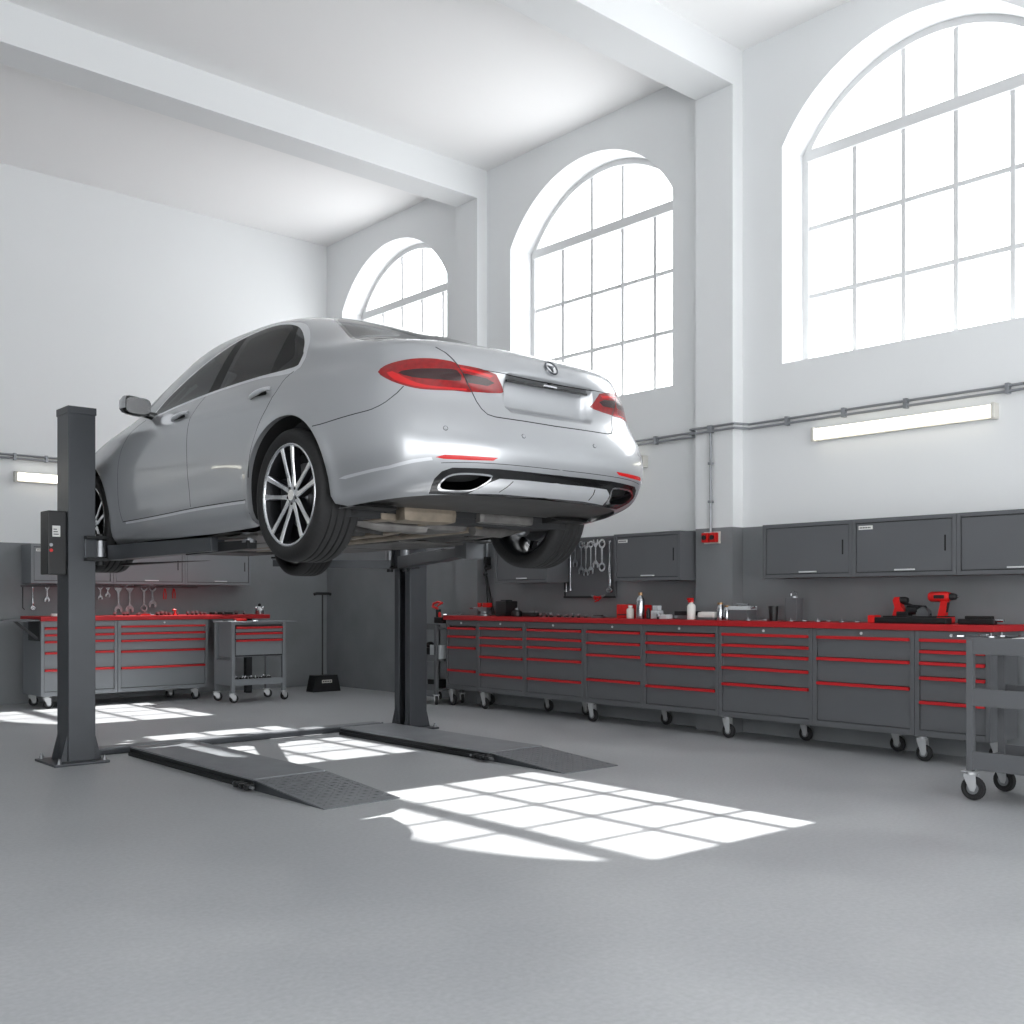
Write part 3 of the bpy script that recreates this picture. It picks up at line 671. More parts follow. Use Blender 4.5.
# ---------------------------------------------------------------- the room
XW, YW, XL, YF, ZC = 7.95, 12.9, -3.2, -3.6, 6.2
GZ = 1.86          # height of the grey paint
def struct(o): o['kind'] = 'structure'; return o
m = MB(); m.box(XL-.3, XW+.55, YF, YW+.3, -.2, 0, 'floor_resin'); struct(m.build('floor'))
m = MB(); m.box(XL-.3, XW+.55, YF, YW+.3, ZC, ZC+.25, 'ceiling_paint'); struct(m.build('ceiling'))
m = MB(); m.box(XL-.3, XW, YW, YW+.3, GZ, ZC, 'white_plaster'); m.box(XL-.3, XW, YW, YW+.3, 0, GZ, 'grey_wall_paint'); struct(m.build('wall_back'))
m = MB(); m.box(XL-.3, XW+.5, YF-.3, YF, 3.8, ZC, 'white_plaster'); struct(m.build('wall_front'))   # unseen; gateway below it invented to let daylight in low behind the camera
m = MB(); m.box(XL-.3, XL, 2.2, YW, GZ, ZC, 'white_plaster'); m.box(XL-.3, XL, 2.2, YW, 0, GZ, 'grey_wall_paint'); m.box(XL-.3, XL, YF, 2.2, 3.8, ZC, 'white_plaster'); struct(m.build('wall_left'))   # unseen open bay toward the camera, added to let in more daylight
WIN = [(10.15, 12.5), (6.61, 8.98), (3.01, 5.37)]     # y spans; sill 3.28, springing 5.19, crown 5.88
Z0, ZS, ZT = 3.28, 5.19, 5.88
def arch_pts(ya, yb, z0=Z0, zs=ZS, zt=ZT, n=28):
    hw = (yb-ya)/2; rise = zt-zs; r = (hw*hw+rise*rise)/(2*rise); c = zt-r; a = math.asin(hw/r); yc = (ya+yb)/2
    return [(ya, z0), (ya, zs)]+[(yc+r*math.sin(-a+2*a*i/n), c+r*math.cos(-a+2*a*i/n)) for i in range(1, n)]+[(yb, zs), (yb, z0)]
def wall_right():
    m = MB()
    outer = [(YF, GZ), (YW, GZ), (YW, ZC), (YF, ZC)]; holes = [arch_pts(*w) for w in WIN]
    vs = [Vector(p) for p in outer]; es = [(i, (i+1) % 4) for i in range(4)]
    for h in holes:
        o = len(vs); vs += [Vector(p) for p in h]; es += [(o+i, o+(i+1) % len(h)) for i in range(len(h))]
    cv, _, cf, _, _, _ = geometry.delaunay_2d_cdt(vs, es, [], 0, 1e-6)
    P = np.array([(p.x, p.y) for p in cv]); keep = []
    for f in cf:
        c = P[list(f)].mean(0)
        if not any(inside(h, [c])[0] for h in holes): keep.append(tuple(f))
    for X in (XW, XW+.5): m.add([(X, a, b) for a, b in P], keep, 'white_plaster')
    for h in holes:
        n = len(h); m.add([(XW, a, b) for a, b in h]+[(XW+.5, a, b) for a, b in h], [(i, (i+1) % n, n+(i+1) % n, n+i) for i in range(n)], 'white_plaster')
    m.box(XW, XW+.5, YF, YW, 0, GZ, 'grey_wall_paint')
    return m.build('wall_right', auto=False)
struct(wall_right())
for i, (a, b) in enumerate(((5.79, 6.21), (9.39, 9.78))):
    m = MB(); m.box(7.80, XW, a, b, GZ, 5.85, 'white_plaster'); m.box(7.80, XW, a, b, 0, GZ, 'grey_wall_paint'); struct(m.build('trim_%d' % (i+1)))
    m = MB(); m.box(XL, XW, a, b, 5.85, ZC, 'white_plaster'); struct(m.build('trim_%d' % (i+3)))
# windows: frame, transom, glazing bars
XF = 8.30
for i, (a, b) in enumerate(WIN):
    w = empty('window_%d' % (i+1), (XF, (a+b)/2, Z0)); w['kind'] = 'structure'
    yc = (a+b)/2; loc = lambda p: (p[0]-yc, p[1]-Z0)
    out = [loc(p) for p in arch_pts(a, b)]; inn = [loc(p) for p in arch_pts(a+.06, b-.06, Z0+.06, ZS, ZT-.06)]
    m = MB(); n = len(out)
    for X0, X1 in ((-.03, .04),):
        m.add([(X0, *p) for p in out]+[(X0, *p) for p in inn]+[(X1, *p) for p in out]+[(X1, *p) for p in inn],
              [(k, (k+1) % n, n+(k+1) % n, n+k) for k in range(n)]+[(2*n+k, 3*n+k, 3*n+(k+1) % n, 2*n+(k+1) % n) for k in range(n)]+[(n+k, n+(k+1) % n, 3*n+(k+1) % n, 3*n+k) for k in range(n)], 'window_paint')
    m.build('window_frame', w)
    m = MB(); m.box(-.045, .045, a-yc+.04, b-yc-.04, 1.845, 1.945, 'window_paint'); m.build('transom', w, bevel=.006)
    m = MB(); hw = (b-a)/2-.06; sp = 2*hw/5
    for k in range(1, 5): y = -hw+sp*k; m.box(-.018, .018, y-.019, y+.019, .05, 1.85, 'window_paint')
    for z in (.64, 1.25): m.box(-.014, .014, -hw, hw, z-.019, z+.019, 'window_paint')
    r = (( b-a)/2); 
    for k in (2, 3):
        y = -hw+sp*k; m.box(-.018, .018, y-.019, y+.019, 1.93, ZT-Z0-.05-.04, 'window_paint')
    m.build('glazing_bar', w)
# fluorescent lights
def tube_light(loc, L, rz, label):
    t = empty('wall_light', loc, label, 'light', 'slim fluorescent lights on the walls', rz)
    m = MB(); m.bbox(-L/2-.02, L/2+.02, -.045, 0, -.055, .055, 'cream_plastic', .008); m.bbox(-L/2-.03, -L/2, -.08, 0, -.06, .06, 'cream_plastic', .01); m.bbox(L/2, L/2+.03, -.08, 0, -.06, .06, 'cream_plastic', .01); m.build('housing', t)
    m = MB(); m.bbox(-L/2, L/2, -.078, -.046, -.045, .045, 'lamp_diffuser', .012); m.build('diffuser', t); return t
tube_light((XW, 4.255, 2.61), 1.50, -PI/2, 'long lit strip light on the right wall above the three cabinets')
tube_light((XW, 7.70, 2.57), 1.50, -PI/2, 'strip light on the right wall mostly hidden behind the car tail')
tube_light((4.46, YW, 2.62), 1.32, 0, 'lit strip light on the back wall left of the lift post')
tube_light((1.6, YW, 2.62), 1.50, 0, 'strip light on the back wall beyond the left edge of the photo'); tube_light((-1.2, YW, 2.62), 1.50, 0, 'strip light on the back wall nearest the far left corner')
# conduits
m = MB()
for z in (2.745, 2.785):
    m.tube([(XW-.03, YF, z), (XW-.03, 5.70, z), (7.77, 5.75, z), (7.77, 6.25, z), (XW-.03, 6.30, z), (XW-.03, 9.30, z), (7.77, 9.35, z), (7.77, 9.82, z), (XW-.03, 9.87, z), (XW-.03, YW, z)], .011, 'galvanised', 8)
t = m.build('conduit_pipe'); tag(t, 'pair of grey metal conduit pipes running along the window wall', 'pipe')
m = MB()
for y in (0.5, 1.6, 2.7, 3.4, 4.2, 4.75, 5.3, 6.8, 7.5, 8.2, 8.9, 10.5, 11.4, 12.3): m.bbox(XW-.05, XW, y-.015, y+.015, 2.725, 2.805, 'galvanised', .004)
m.build('pipe_clip', t)
m = MB(); m.tube([(7.78, 6.06, 2.745), (7.78, 6.03, 2.74), (7.78, 6.02, 2.70), (7.78, 6.02, 1.82)], .013, 'galvanised', 8)
m.bbox(7.755, 7.80, 5.995, 6.045, 2.73, 2.80, 'galvanised', .005)
for z in (2.45, 2.1): m.bbox(7.76, 7.80, 6.0, 6.04, z-.012, z+.012, 'galvanised', .003)
tag(m.build('conduit_drop'), 'vertical conduit dropping down the pillar to the red sockets', 'pipe')
m = MB()
for z in (2.83, 2.87): m.tube([(XL, YW-.03, z), (XW, YW-.03, z)], .013, 'galvanised', 8)
t = m.build('conduit_pipe'); tag(t, 'pair of grey metal conduit pipes running along the back wall', 'pipe')
m = MB()
for x in (3.78, 4.13, 4.5, 5.5, 6.5): m.bbox(x-.015, x+.015, YW-.05, YW, 2.81, 2.89, 'galvanised', .004)
m.build('pipe_clip', t)
s = empty('wall_socket', (7.80, 6.02, 1.77), 'pair of red wall sockets on the grey pillar', 'socket')
m = MB(); m.bbox(-.02, 0, -.10, .08, -.055, .055, 'cream_plastic', .006); m.build('backplate', s)
for y in (-.055, .035):
    m = MB(); m.bbox(-.07, -.02, y-.035, y+.035, -.045, .045, 'red_plastic', .012); m.lathe([(0,0),(.022,0),(.022,.012),(0,.012)], 'black_plastic', 14, T(-.07, y, 0) @ R(-PI/2, 'Y')); m.build('socket', s)
# ---------------------------------------------------------------- camera, light, sky
cam = bpy.data.cameras.new('camera'); co = bpy.data.objects.new('camera', cam); COL.objects.link(co); sc.camera = co
co.location = (0, 0, 1.2); co.rotation_euler = (PI/2, 0, -math.radians(41.6))
cam.sensor_fit = 'HORIZONTAL'; cam.sensor_width = 36; cam.lens = 1055/1024*36; cam.shift_y = (600-512)/1024; cam.clip_start = .05
sun = bpy.data.lights.new('sun', 'SUN'); sun.energy = 9; sun.angle = .009; sun.color = (1, .985, .96)
so = bpy.data.objects.new('sun', sun); COL.objects.link(so); dv = Vector((-1, .03, -1.11)).normalized()
so.rotation_euler = dv.to_track_quat('-Z', 'Y').to_euler()
wd = bpy.data.worlds.new('sky'); sc.world = wd; wd.use_nodes = True; bg = wd.node_tree.nodes['Background']
bg.inputs['Color'].default_value = (.97, .985, 1, 1); bg.inputs['Strength'].default_value = 3.4
sc.cycles.caustics_reflective = False; sc.cycles.caustics_refractive = False
sc.view_settings.view_transform = 'Standard'; sc.view_settings.look = 'None'; sc.view_settings.gamma = 1; sc.view_settings.use_curve_mapping = False
sc.view_settings.exposure = .40
# ---------------------------------------------------------------- the two-post lift
lift = empty('two_post_lift', (4.32, 8.0, 0), 'dark grey two-post vehicle lift carrying the silver car', 'lift')
def L(m, name, parent=None, bevel=0): 
    o = m.build(name, parent or lift, bevel=bevel)
    if not parent: o.location = (-4.32, -8.0, 0)
    return o
def post(x0, x1, open_side, top):
    y0, y1 = 7.90, 8.145
    m = MB(); s = open_side; xo, xb = (x1, x0) if s > 0 else (x0, x1)      # C section open toward the car
    t = .016*s
    poly = [(xb, y0), (xo, y0), (xo, y0+.075), (xo-t, y0+.075), (xo-t, y0+.02), (xb+t*1.2, y0+.02), (xb+t*1.2, y1-.02), (xo-t, y1-.02), (xo-t, y1-.075), (xo, y1-.075), (xo, y1), (xb, y1)]
    m.prism(poly, .02, top, 'lift_grey', 'z'); m.box(min(xb+t*1.2, xb+t*3), max(xb+t*1.2, xb+t*3), y0+.03, y1-.03, .03, top-.02, 'lift_dark')
    c = L(m, 'post', bevel=.004)
    m = MB(); m.bbox(x0-.006, x1+.006, y0-.006, y1+.006, top-.045, top+.01, 'lift_grey', .006); L(m, 'post_cap')
    m = MB(); m.bbox(x0-.13, x1+.07, y0-.10, y1+.10, 0, .018, 'lift_grey', .006)
    for sx in (x0-.09, x1+.04):
        for sy in (y0-.07, y1+.07): m.lathe([(0,.016),(.016,.016),(.016,.036),(.009,.036),(.009,.055),(0,.055)], 'steel_dull', 8, T(sx, sy, 0), smooth=False)
    L(m, 'base_plate')
    for sx, d in ((x0, -1), (x1, 1)):
        for yy in (y0+.02, y1-.03):
            m = MB(); m.prism([(sx, .018), (sx+d*.05, .018), (sx, .22)], yy, yy+.012, 'lift_grey', 'y'); L(m, 'gusset')
post(2.69, 2.885, 1, 2.61); post(5.755, 5.95, -1, 2.05)
def arm(p, q, w0, w1, z0, z1, name, mt='lift_grey'):
    p, q = Vector(p), Vector(q); d = (q-p).normalized(); n = Vector((-d.y, d.x))
    m = MB(); a, b, c, e = p+n*w0, p-n*w0, q-n*w1, q+n*w1
    m.add([(a.x,a.y,z0),(b.x,b.y,z0),(c.x,c.y,z0+.02),(e.x,e.y,z0+.02),(a.x,a.y,z1),(b.x,b.y,z1),(c.x,c.y,z1),(e.x,e.y,z1)], [(0,1,2,3),(4,7,6,5),(0,4,5,1),(1,5,6,2),(2,6,7,3),(3,7,4,0)], mt)
    return L(m, name, bevel=.004)
def pad(x, y, z0, z1):
    m = MB(); m.lathe([(0,z0),(.045,z0),(.045,z0+.02),(.022,z0+.02),(.022,z1-.03),(.055,z1-.03),(.055,z1-.015),(0,z1-.015)], 'steel_dull', 16, T(x, y, 0)); m.lathe([(0,z1-.016),(.058,z1-.016),(.058,z1),(0,z1)], 'rubber', 16, T(x, y, 0)); L(m, 'lift_pad')
def carriage(x, s, z0, z1):
    m = MB(); m.bbox(min(x, x+s*.10), max(x, x+s*.10), 7.885, 8.16, z0, z1, 'lift_grey', .008)
    m.bbox(min(x+s*.0, x+s*.16), max(x+s*.0, x+s*.16), 7.84, 8.20, z0-.012, z0+.012, 'lift_dark', .004); m.bbox(min(x, x+s*.16), max(x, x+s*.16), 7.84, 8.20, z1-.012, z1+.012, 'lift_dark', .004)
    for y in (7.90, 8.14): m.lathe([(0,z0-.04),(.03,z0-.04),(.03,z1+.03),(0,z1+.03)], 'lift_dark', 14, T(x+s*.12, y, 0)); m.lathe([(.032,z0+.02),(.042,z0+.02),(.042,z1-.02),(.032,z1-.02)], 'steel_dull', 14, T(x+s*.12, y, 0))
    return L(m, 'carriage')
def carriage_small(): pass
carriage(2.80, 1, 1.50, 1.66)
arm((3.01, 7.86), (3.10, 6.35), .055, .05, 1.495, 1.605, 'lift_arm'); arm((3.10, 6.75), (3.17, 6.02), .04, .035, 1.50, 1.575, 'arm_extension', 'lift_dark'); pad(3.17, 6.06, 1.56, 1.64)
arm((3.01, 8.12), (3.50, 8.85), .05, .045, 1.475, 1.56, 'lift_arm'); pad(3.48, 8.82, 1.55, 1.60)
arm((3.06, 7.80), (3.30, 6.9), .035, .025, 1.455, 1.475, 'restraint_bar', 'lift_dark')
carriage(5.82, -1, 1.50, 1.68)
arm((5.70, 7.92), (5.06, 6.45), .06, .05, 1.49, 1.60, 'lift_arm'); arm((5.12, 6.6), (4.78, 5.85), .05, .045, 1.50, 1.585, 'arm_extension'); pad(4.80, 5.9, 1.56, 1.64)
m = MB(); m.bbox(4.70, 4.86, 5.78, 5.83, 1.49, 1.61, 'steel_dull', .006); m.bbox(4.71, 4.74, 5.80, 5.92, 1.50, 1.62, 'steel_dull', .004); L(m, 'arm_end_bracket')
arm((5.70, 8.12), (4.85, 8.8), .05, .045, 1.49, 1.57, 'lift_arm'); pad(4.88, 8.78, 1.56, 1.60)
cb = MB(); cb.bbox(2.555, 2.688, 7.93, 8.10, 1.385, 1.85, 'black_plastic', .010); c = L(cb, 'control_box'); c['label'] = 'black control box on the near post'
m = MB(); m.bbox(2.585, 2.64, 7.926, 7.93, 1.66, 1.74, 'label_white', .001)
for k in range(3): m.box(2.592, 2.628-.006*k, 7.9245, 7.926, 1.675+.018*k, 1.681+.018*k, 'label_ink')
m.build('sticker', c)
m = MB()
for z in (1.56, 1.60): m.lathe([(0,0),(.012,0),(.012,.012),(0,.012)], 'red_plastic' if z < 1.58 else 'steel_dull', 12, T(2.575, 7.93, z) @ R(PI/2, 'X'))
m.build('button', c)
m = MB(); m.bbox(2.985, 5.66, 8.20, 8.36, 0, .045, 'lift_grey', .01); m.bbox(2.995, 5.65, 8.215, 8.345, .044, .052, 'lift_plate', .003); L(m, 'floor_cover')
# drive-on runways with checker plate ramps
def runway(x0, x1, y0, y1, yr, h, label):
    t = empty('drive_on_runway', ((x0+x1)/2, (y0+y1)/2, 0), label, 'runway', 'drive-on runways on the floor under the car')
    w = (x1-x0)/2; l = (y1-y0)/2
    m = MB(); m.bbox(-w, w, -l, l, h-.012, h, 'lift_plate', .004); m.bbox(-w, -w+.03, -l, l, 0, h-.012, 'lift_dark', .003); m.bbox(w-.03, w, -l, l, 0, h-.012, 'lift_dark', .003)
    m.box(-w+.03, w-.03, -l+.02, l-.02, 0, h-.03, 'lift_dark'); m.bbox(-w-.012, -w, -l, l, .0, .03, 'lift_dark', .003); m.build('platform', t)
    m = MB(); r = yr-(y0+y1)/2; zt = h-.004
    V = [(-w, -l-.01, zt), (w, -l-.01, zt), (w, r, .006), (-w, r, .006)]; V2 = [(a, b, max(0, c-.01) if b > r+.01 else 0) for a, b, c in V]
    m.add(V+V2, [(0,1,2,3),(7,6,5,4),(0,4,5,1),(1,5,6,2),(2,6,7,3),(3,7,4,0)], 'tread_steel')
    for sx in (-w, w-.008): m.prism([(-l-.01, 0), (-l-.01, zt-.008), (r+.02, 0)], sx, sx+.008, 'lift_grey', 'x')
    # raised lozenges on the ramp
    for i in range(14):
        for j in range(10):
            y = -l-.05-(.82-.06)*(i/13)*((-l-r-.08)/.80); x = -w+.04+(2*w-.08)*j/9; a = .6 if (i+j) % 2 else -.6
            z = zt+(y+l+.01)*(zt-.006)/((-l-.01)-r)*1
            M_ = T(x, y, z+.001) @ R(-math.atan2(zt-.006, (-l-.01)-r)*-1, 'X') @ R(a, 'Z')
            m.add([(-.020,0,0),(0,-.006,0),(.020,0,0),(0,.006,0),(0,0,.004)], [(0,1,4),(1,2,4),(2,3,4),(3,0,4)], 'tread_steel', M=M_)
    o = m.build('ramp_plate', t); o['label'] = 'steel checker plate ramp'
    m = MB(); m.tube([(-w-.03, -l-.0, h*.55), (w+.01, -l-.0, h*.55)], .014, 'lift_dark', 10)
    for k in range(3): m.bbox(-w-.075, -w-.015, -l-.06+.07*k, -l-.02+.07*k, .012, .045, 'lift_dark', .006)
    m.tube([(-w-.05, -l-.10, .03), (-w-.05, -l+.16, .03)], .010, 'steel_dull', 8); m.build('hinge', t)
runway(3.20, 3.73, 6.07, 8.05, 5.22, .07, 'left drive-on runway with sloping checker plate ramp')
runway(5.10, 5.64, 6.0, 8.05, 5.20, .065, 'right drive-on runway beside the far post, ramp in sunlight')
# ---------------------------------------------------------------- workshop furniture
def caster(parent, x, y, z_top, r=.05, rz=0, fork='steel_dull', pos=None):
    M = T(x, y, 0) @ R(rz, 'Z'); w = MB()
    w.bbox(-.045, .045, -.035, .035, z_top-.006, z_top, fork, .002, M); w.lathe([(0,z_top-.006),(.028,z_top-.008),(.030,z_top-.022),(0,z_top-.022)], fork, 16, M)
    for sy in (-.022, .022):
        w.prism([(-.036, z_top-.018), (.036, z_top-.018), (.040, r+.012), (.028, r-.018), (.004, r-.014), (-.034, z_top-.040)], sy-.0025, sy+.0025, fork, 'y', M)
    o = w.build('caster', parent)
    m = MB(); m.lathe([(0,-.016),(r*.55,-.016),(r*.6,-.014),(r*.72,-.014),(r*.76,-.017),(r*.95,-.015),(r,-.008),(r,.008),(r*.95,.015),(r*.76,.017),(r*.72,.014),(r*.6,.014),(r*.55,.016),(0,.016)], 'rubber', 24, T(*(M @ Vector((.016, 0, r)))) @ R(rz, 'Z') @ R(PI/2, 'X'))
    m.lathe([(0,-.018),(r*.5,-.018),(r*.5,.018),(0,.018)], 'steel_dull', 16, T(*(M @ Vector((.016, 0, r)))) @ R(rz, 'Z') @ R(PI/2, 'X')); m.build('wheel', o)
    return o
def cabinet(loc, rz, W, D, z0, z1, drawers, label, group, body='cabinet_grey', lock=True, cast=()):
    """front faces local -y; origin at front left foot"""
    t = empty('drawer_cabinet', loc, label, 'drawer cabinet', group, rz)
    m = MB(); f = .035; H = z1-z0
    m.box(0, W, .012, D, z0, z1, body) if False else None
    m.bbox(0, W, .03, D, z0, z1, body, .003)
    m.bbox(0, f, 0, .032, z0, z1, body, .003); m.bbox(W-f, W, 0, .032, z0, z1, body, .003); m.bbox(f, W-f, 0, .032, z0, z0+.045, body, .003); m.bbox(f, W-f, 0, .032, z1-.062, z1, body, .003)
    m.box(f, W-f, .026, .031, z0+.045, z1-.062, 'cabinet_dark'); m.build('cabinet_body', t)
    zb = z0+.05; n = len(drawers)
    for i, fr in enumerate(drawers):
        top = z1-H*fr+.010; bot = z1-H*drawers[i+1]+.018 if i+1 < n else zb
        m = MB(); m.bbox(f+.004, W-f-.004, .010, .030, bot, top, body, .003); d = m.build('drawer', t)
        m = MB(); m.bbox(f+.004, W-f-.004, -.014, .012, top-.020, top+.004, 'red_trim', .004); h = m.build('drawer_handle', d); h['label'] = 'red full-width drawer handle'
    if lock: m = MB(); m.lathe([(0,0),(.011,0),(.011,.008),(0,.008)], 'bright_handle', 14, T(W*.5, 0, z1-.030) @ R(PI/2, 'X')); m.build('lock', t)
    for x, y in cast: caster(t, x, y, z0, r=.062 if z0 > .15 else .052, fork='caster_fork')
    return t
# right bench: eight cabinets under one red worktop; front plane x = 7.45, running toward the camera
RB = -PI/2
ys = [9.53, 8.96, 8.19, 7.32, 6.55, 5.68, 4.745, 3.88, 3.315]
dl = [[.12,.24,.40,.73], [.11,.24,.35,.51,.76], [.11,.23,.34,.50,.76], [.11,.25,.40,.71], [.11,.22,.33,.48,.73], [.09,.21,.32,.46,.64], [.09,.31,.56], [.09,.20,.31,.45,.68]]
lb = ['narrow four-drawer cabinet at the far left end of the right bench', 'five-drawer cabinet second from the far end of the right bench', 'five-drawer cabinet standing third from the far end of the right bench',
      'four-drawer cabinet below the pegboard and red boxes', 'five-drawer cabinet below the white spray bottle left of the pillar', 'wide five-drawer cabinet just right of the pillar with largest bottom drawer', 'cabinet with only three deep drawers right of the middle of the bench', 'five-drawer cabinet at the right end partly behind the tool cart']
cs = [((.05,.05),(.3,.40)), ((.05,.05),(.7,.40)), ((.5,.40),), ((.05,.06),(.7,.40)), ((.6,.40),), ((.05,.06),(.60,.40)), ((.5,.40),), ((.03,.06),(.42,.40))]
for i in range(8):
    cabinet((7.45, ys[i], 0), RB, ys[i]-ys[i+1]-.003, .45, .19, .972, dl[i], lb[i], 'drawer cabinets of the right bench', cast=cs[i])
m = MB(); m.bbox(7.425, 7.795, 3.28, 9.55, .974, 1.022, 'red_top', .006); m.bbox(7.79, 7.94, 3.28, 5.78, .974, 1.022, 'red_top', .004); m.bbox(7.79, 7.94, 6.22, 9.38, .974, 1.022, 'red_top', .004)
tag(m.build('worktop'), 'long red worktop over the right row of drawer cabinets', 'worktop')
# wall cabinets
def wall_cabinet(loc, rz, W, D, H, label, group, body='cabinet_grey', tagged=False):
    t = empty('wall_cabinet', loc, label, 'wall cabinet', group, rz)     # origin: front left bottom
    m = MB(); f = .03; m.bbox(0, W, .02, D, 0, H, body, .003); m.bbox(0, f, 0, .022, 0, H, body, .002); m.bbox(W-f, W, 0, .022, 0, H, body, .002); m.bbox(f, W-f, 0, .022, 0, f, body, .002); m.bbox(f, W-f, 0, .022, H-f, H, body, .002)
    m.box(f, W-f, .017, .0205, f, H-f, 'cabinet_dark'); m.build('cabinet_body', t)
    m = MB(); m.bbox(f+.006, W-f-.006, .006, .018, f+.006, H-f-.006, body, .003); d = m.build('door', t)
    m = MB(); m.bbox(W-f-.062, W-f-.050, .0035, .008, H*.40, H*.66, 'black_matte', .002); h = m.build('recessed_grip', d); h['label'] = 'black slot grip'
    m = MB(); m.bbox(W*.43, W*.62, -.012, .008, .042, .054, 'bright_handle', .002); h = m.build('door_handle', d); h['label'] = 'thin steel door handle'
    if tagged:
        m = MB(); m.bbox(f+.025, f+.145, .003, .007, H-f-.055, H-f-.025, 'label_white', .001)
        for k in range(7): m.box(f+.034+.014*k, f+.043+.014*k, .0022, .003, H-f-.046, H-f-.034, 'label_ink')
        m.build('name_plate', d)
    return t
g = 'grey cabinets on the window wall'
for y, w, l_, tg in ((5.33, .845, 'grey wall cabinet nearest the pillar on its right side', False), (4.482, .845, 'grey wall cabinet with white name plate above the red drill', True), (3.634, .86, 'grey wall cabinet cut off by the right edge of the photo', False), (2.77, .86, 'grey wall cabinet just outside the right edge', False),
                      (7.06, .83, 'grey wall cabinet with white name plate left of the pillar', True), (8.84, .83, 'grey wall cabinet half hidden behind the rear wheel', False)):
    wall_cabinet((7.60, y, 1.385), RB, w, .345, .455, l_, g, tagged=tg)
g = 'light grey cabinets on the back wall'
for x, w, l_, tg in ((3.86, .93, 'light grey wall cabinet with name plate behind the near lift post', True), (4.795, .89, 'light grey wall cabinet in the middle of the back wall row', False), (5.69, .90, 'light grey wall cabinet at the right end of the back row', False)):
    wall_cabinet((x, 12.55, 1.39), 0, w, .345, .45, l_, g, 'cabinet_light', tagged=tg)
# back bench
cabinet((3.81, 12.05, 0), 0, .84, .62, .14, .965, [.10,.19,.28,.43,.66], 'light grey five-drawer cabinet behind the near lift post', 'drawer cabinets of the back bench', 'cabinet_light', cast=((.08,.06),(.06,.5)))
cabinet((4.655, 12.05, 0), 0, 1.10, .62, .14, .965, [.09,.19,.29,.44,.67], 'wide light grey five-drawer cabinet on the right of the back bench', 'drawer cabinets of the back bench', 'cabinet_light', cast=((.95,.06),(.80,.45)))
t = empty('worktop', (5.2, 12.36, .967), 'red worktop of the back bench against the back wall', 'worktop')
m = MB(); m.bbox(-1.40, 1.38, -.335, .38, 0, .05, 'red_top', .006); m.build('top', t)
m = MB(); m.bbox(1.28, 1.36, .10, .18, -.967, 0, 'cabinet_dark', .005); m.build('support_leg', t)
m = MB(); m.bbox(-1.78, -1.40, -.30, .20, .0, .018, 'cabinet_grey', .004); m.bbox(-1.40, -1.385, -.28, .1, -.22, .0, 'cabinet_dark', .003); m.prism([(-1.40, -.22), (-1.40, -.18), (-1.62, 0), (-1.66, 0)], -.25, -.235, 'cabinet_dark', 'y'); o = m.build('side_shelf', t); o['label'] = 'dark folding side shelf'
# back trolley
def trolley(loc, rz, W, D, Ht, label, style, r=.052, zb=.115):
    t = empty('tool_trolley', loc, label, 'trolley', None, rz); p = 'cabinet_light' if style != 'tray' else 'cabinet_grey'
    for x in (0, W-.04):
        for y in (0, D-.04):
            m = MB(); m.bbox(x, x+.04, y, y+.04, zb, Ht, p, .004); m.build('upright', t); caster(t, x+.02, y+.02, zb, r, random.uniform(-.6, .6), fork='caster_fork')
    return t, p
tr, p = trolley((5.69, 11.30, 0), 0, .70, .45, .93, 'light grey three-drawer trolley standing right of the back bench', 'drawer')
m = MB(); m.bbox(.04, .66, .02, .44, .53, .93, p, .004); m.box(.045, .655, .008, .022, .54, .91, 'cabinet_dark'); m.build('drawer_box', tr)
for zt, zb in ((.885, .825), (.815, .745), (.735, .555)):
    m = MB(); m.bbox(.05, .65, -.004, .012, zb, zt, p, .003); d = m.build('drawer', tr); m = MB(); m.bbox(.05, .65, -.028, -.002, zt-.022, zt+.002, 'red_trim', .004); m.build('drawer_handle', d)
m = MB(); m.bbox(-.01, .71, -.01, .46, .93, .95, p, .005); m.bbox(.71, .86, .0, .45, .93, .945, p, .004); m.build('top_tray', tr)
m = MB(); m.bbox(.04, .66, .02, .44, .24, .255, p, .003); m.bbox(.04, .66, 0, .012, .20, .275, p, .003); m.bbox(.0, .01, .04, .41, .20, .50, p, .003); m.bbox(.04, .66, .44, .45, .2, .275, p, .003); m.build('lower_shelf', tr)
# right foreground cart, turned a little
fc, p = trolley((6.25, 2.93, 0), math.radians(-90), .92, .47, .965, 'grey three-tier tool cart in the right foreground, cut by the frame', 'tray', .072, .175)
for z, h, nm in ((.875, .10, 'top_tray'), (.565, .105, 'middle_tray'), (.185, .11, 'bottom_tray')):
    m = MB(); W, D = .92, .47
    m.bbox(.03, W-.03, .03, D-.03, z, z+.012, p, .003)
    m.bbox(.04, W-.04, .004, .016, z, z+h, p, .003); m.bbox(.04, W-.04, D-.016, D-.004, z, z+h, p, .003); m.bbox(.004, .016, .04, D-.04, z, z+h*.55, p, .003); m.bbox(W-.016, W-.004, .04, D-.04, z, z+h*.55, p, .003); m.build(nm, fc)
# trolley at the far end of the right bench, carrying power tools
et, p = trolley((7.36, 10.10, 0), RB, .50, .42, .90, 'dark grey trolley at the far end of the right bench beside the far post', 'tray')
for z in (.16, .50, .86): m = MB(); m.bbox(.0, .50, .0, .42, z, z+.02, p, .003); m.bbox(.0, .50, -.004, .008, z, z+.07, p, .003); m.build('shelf', et)
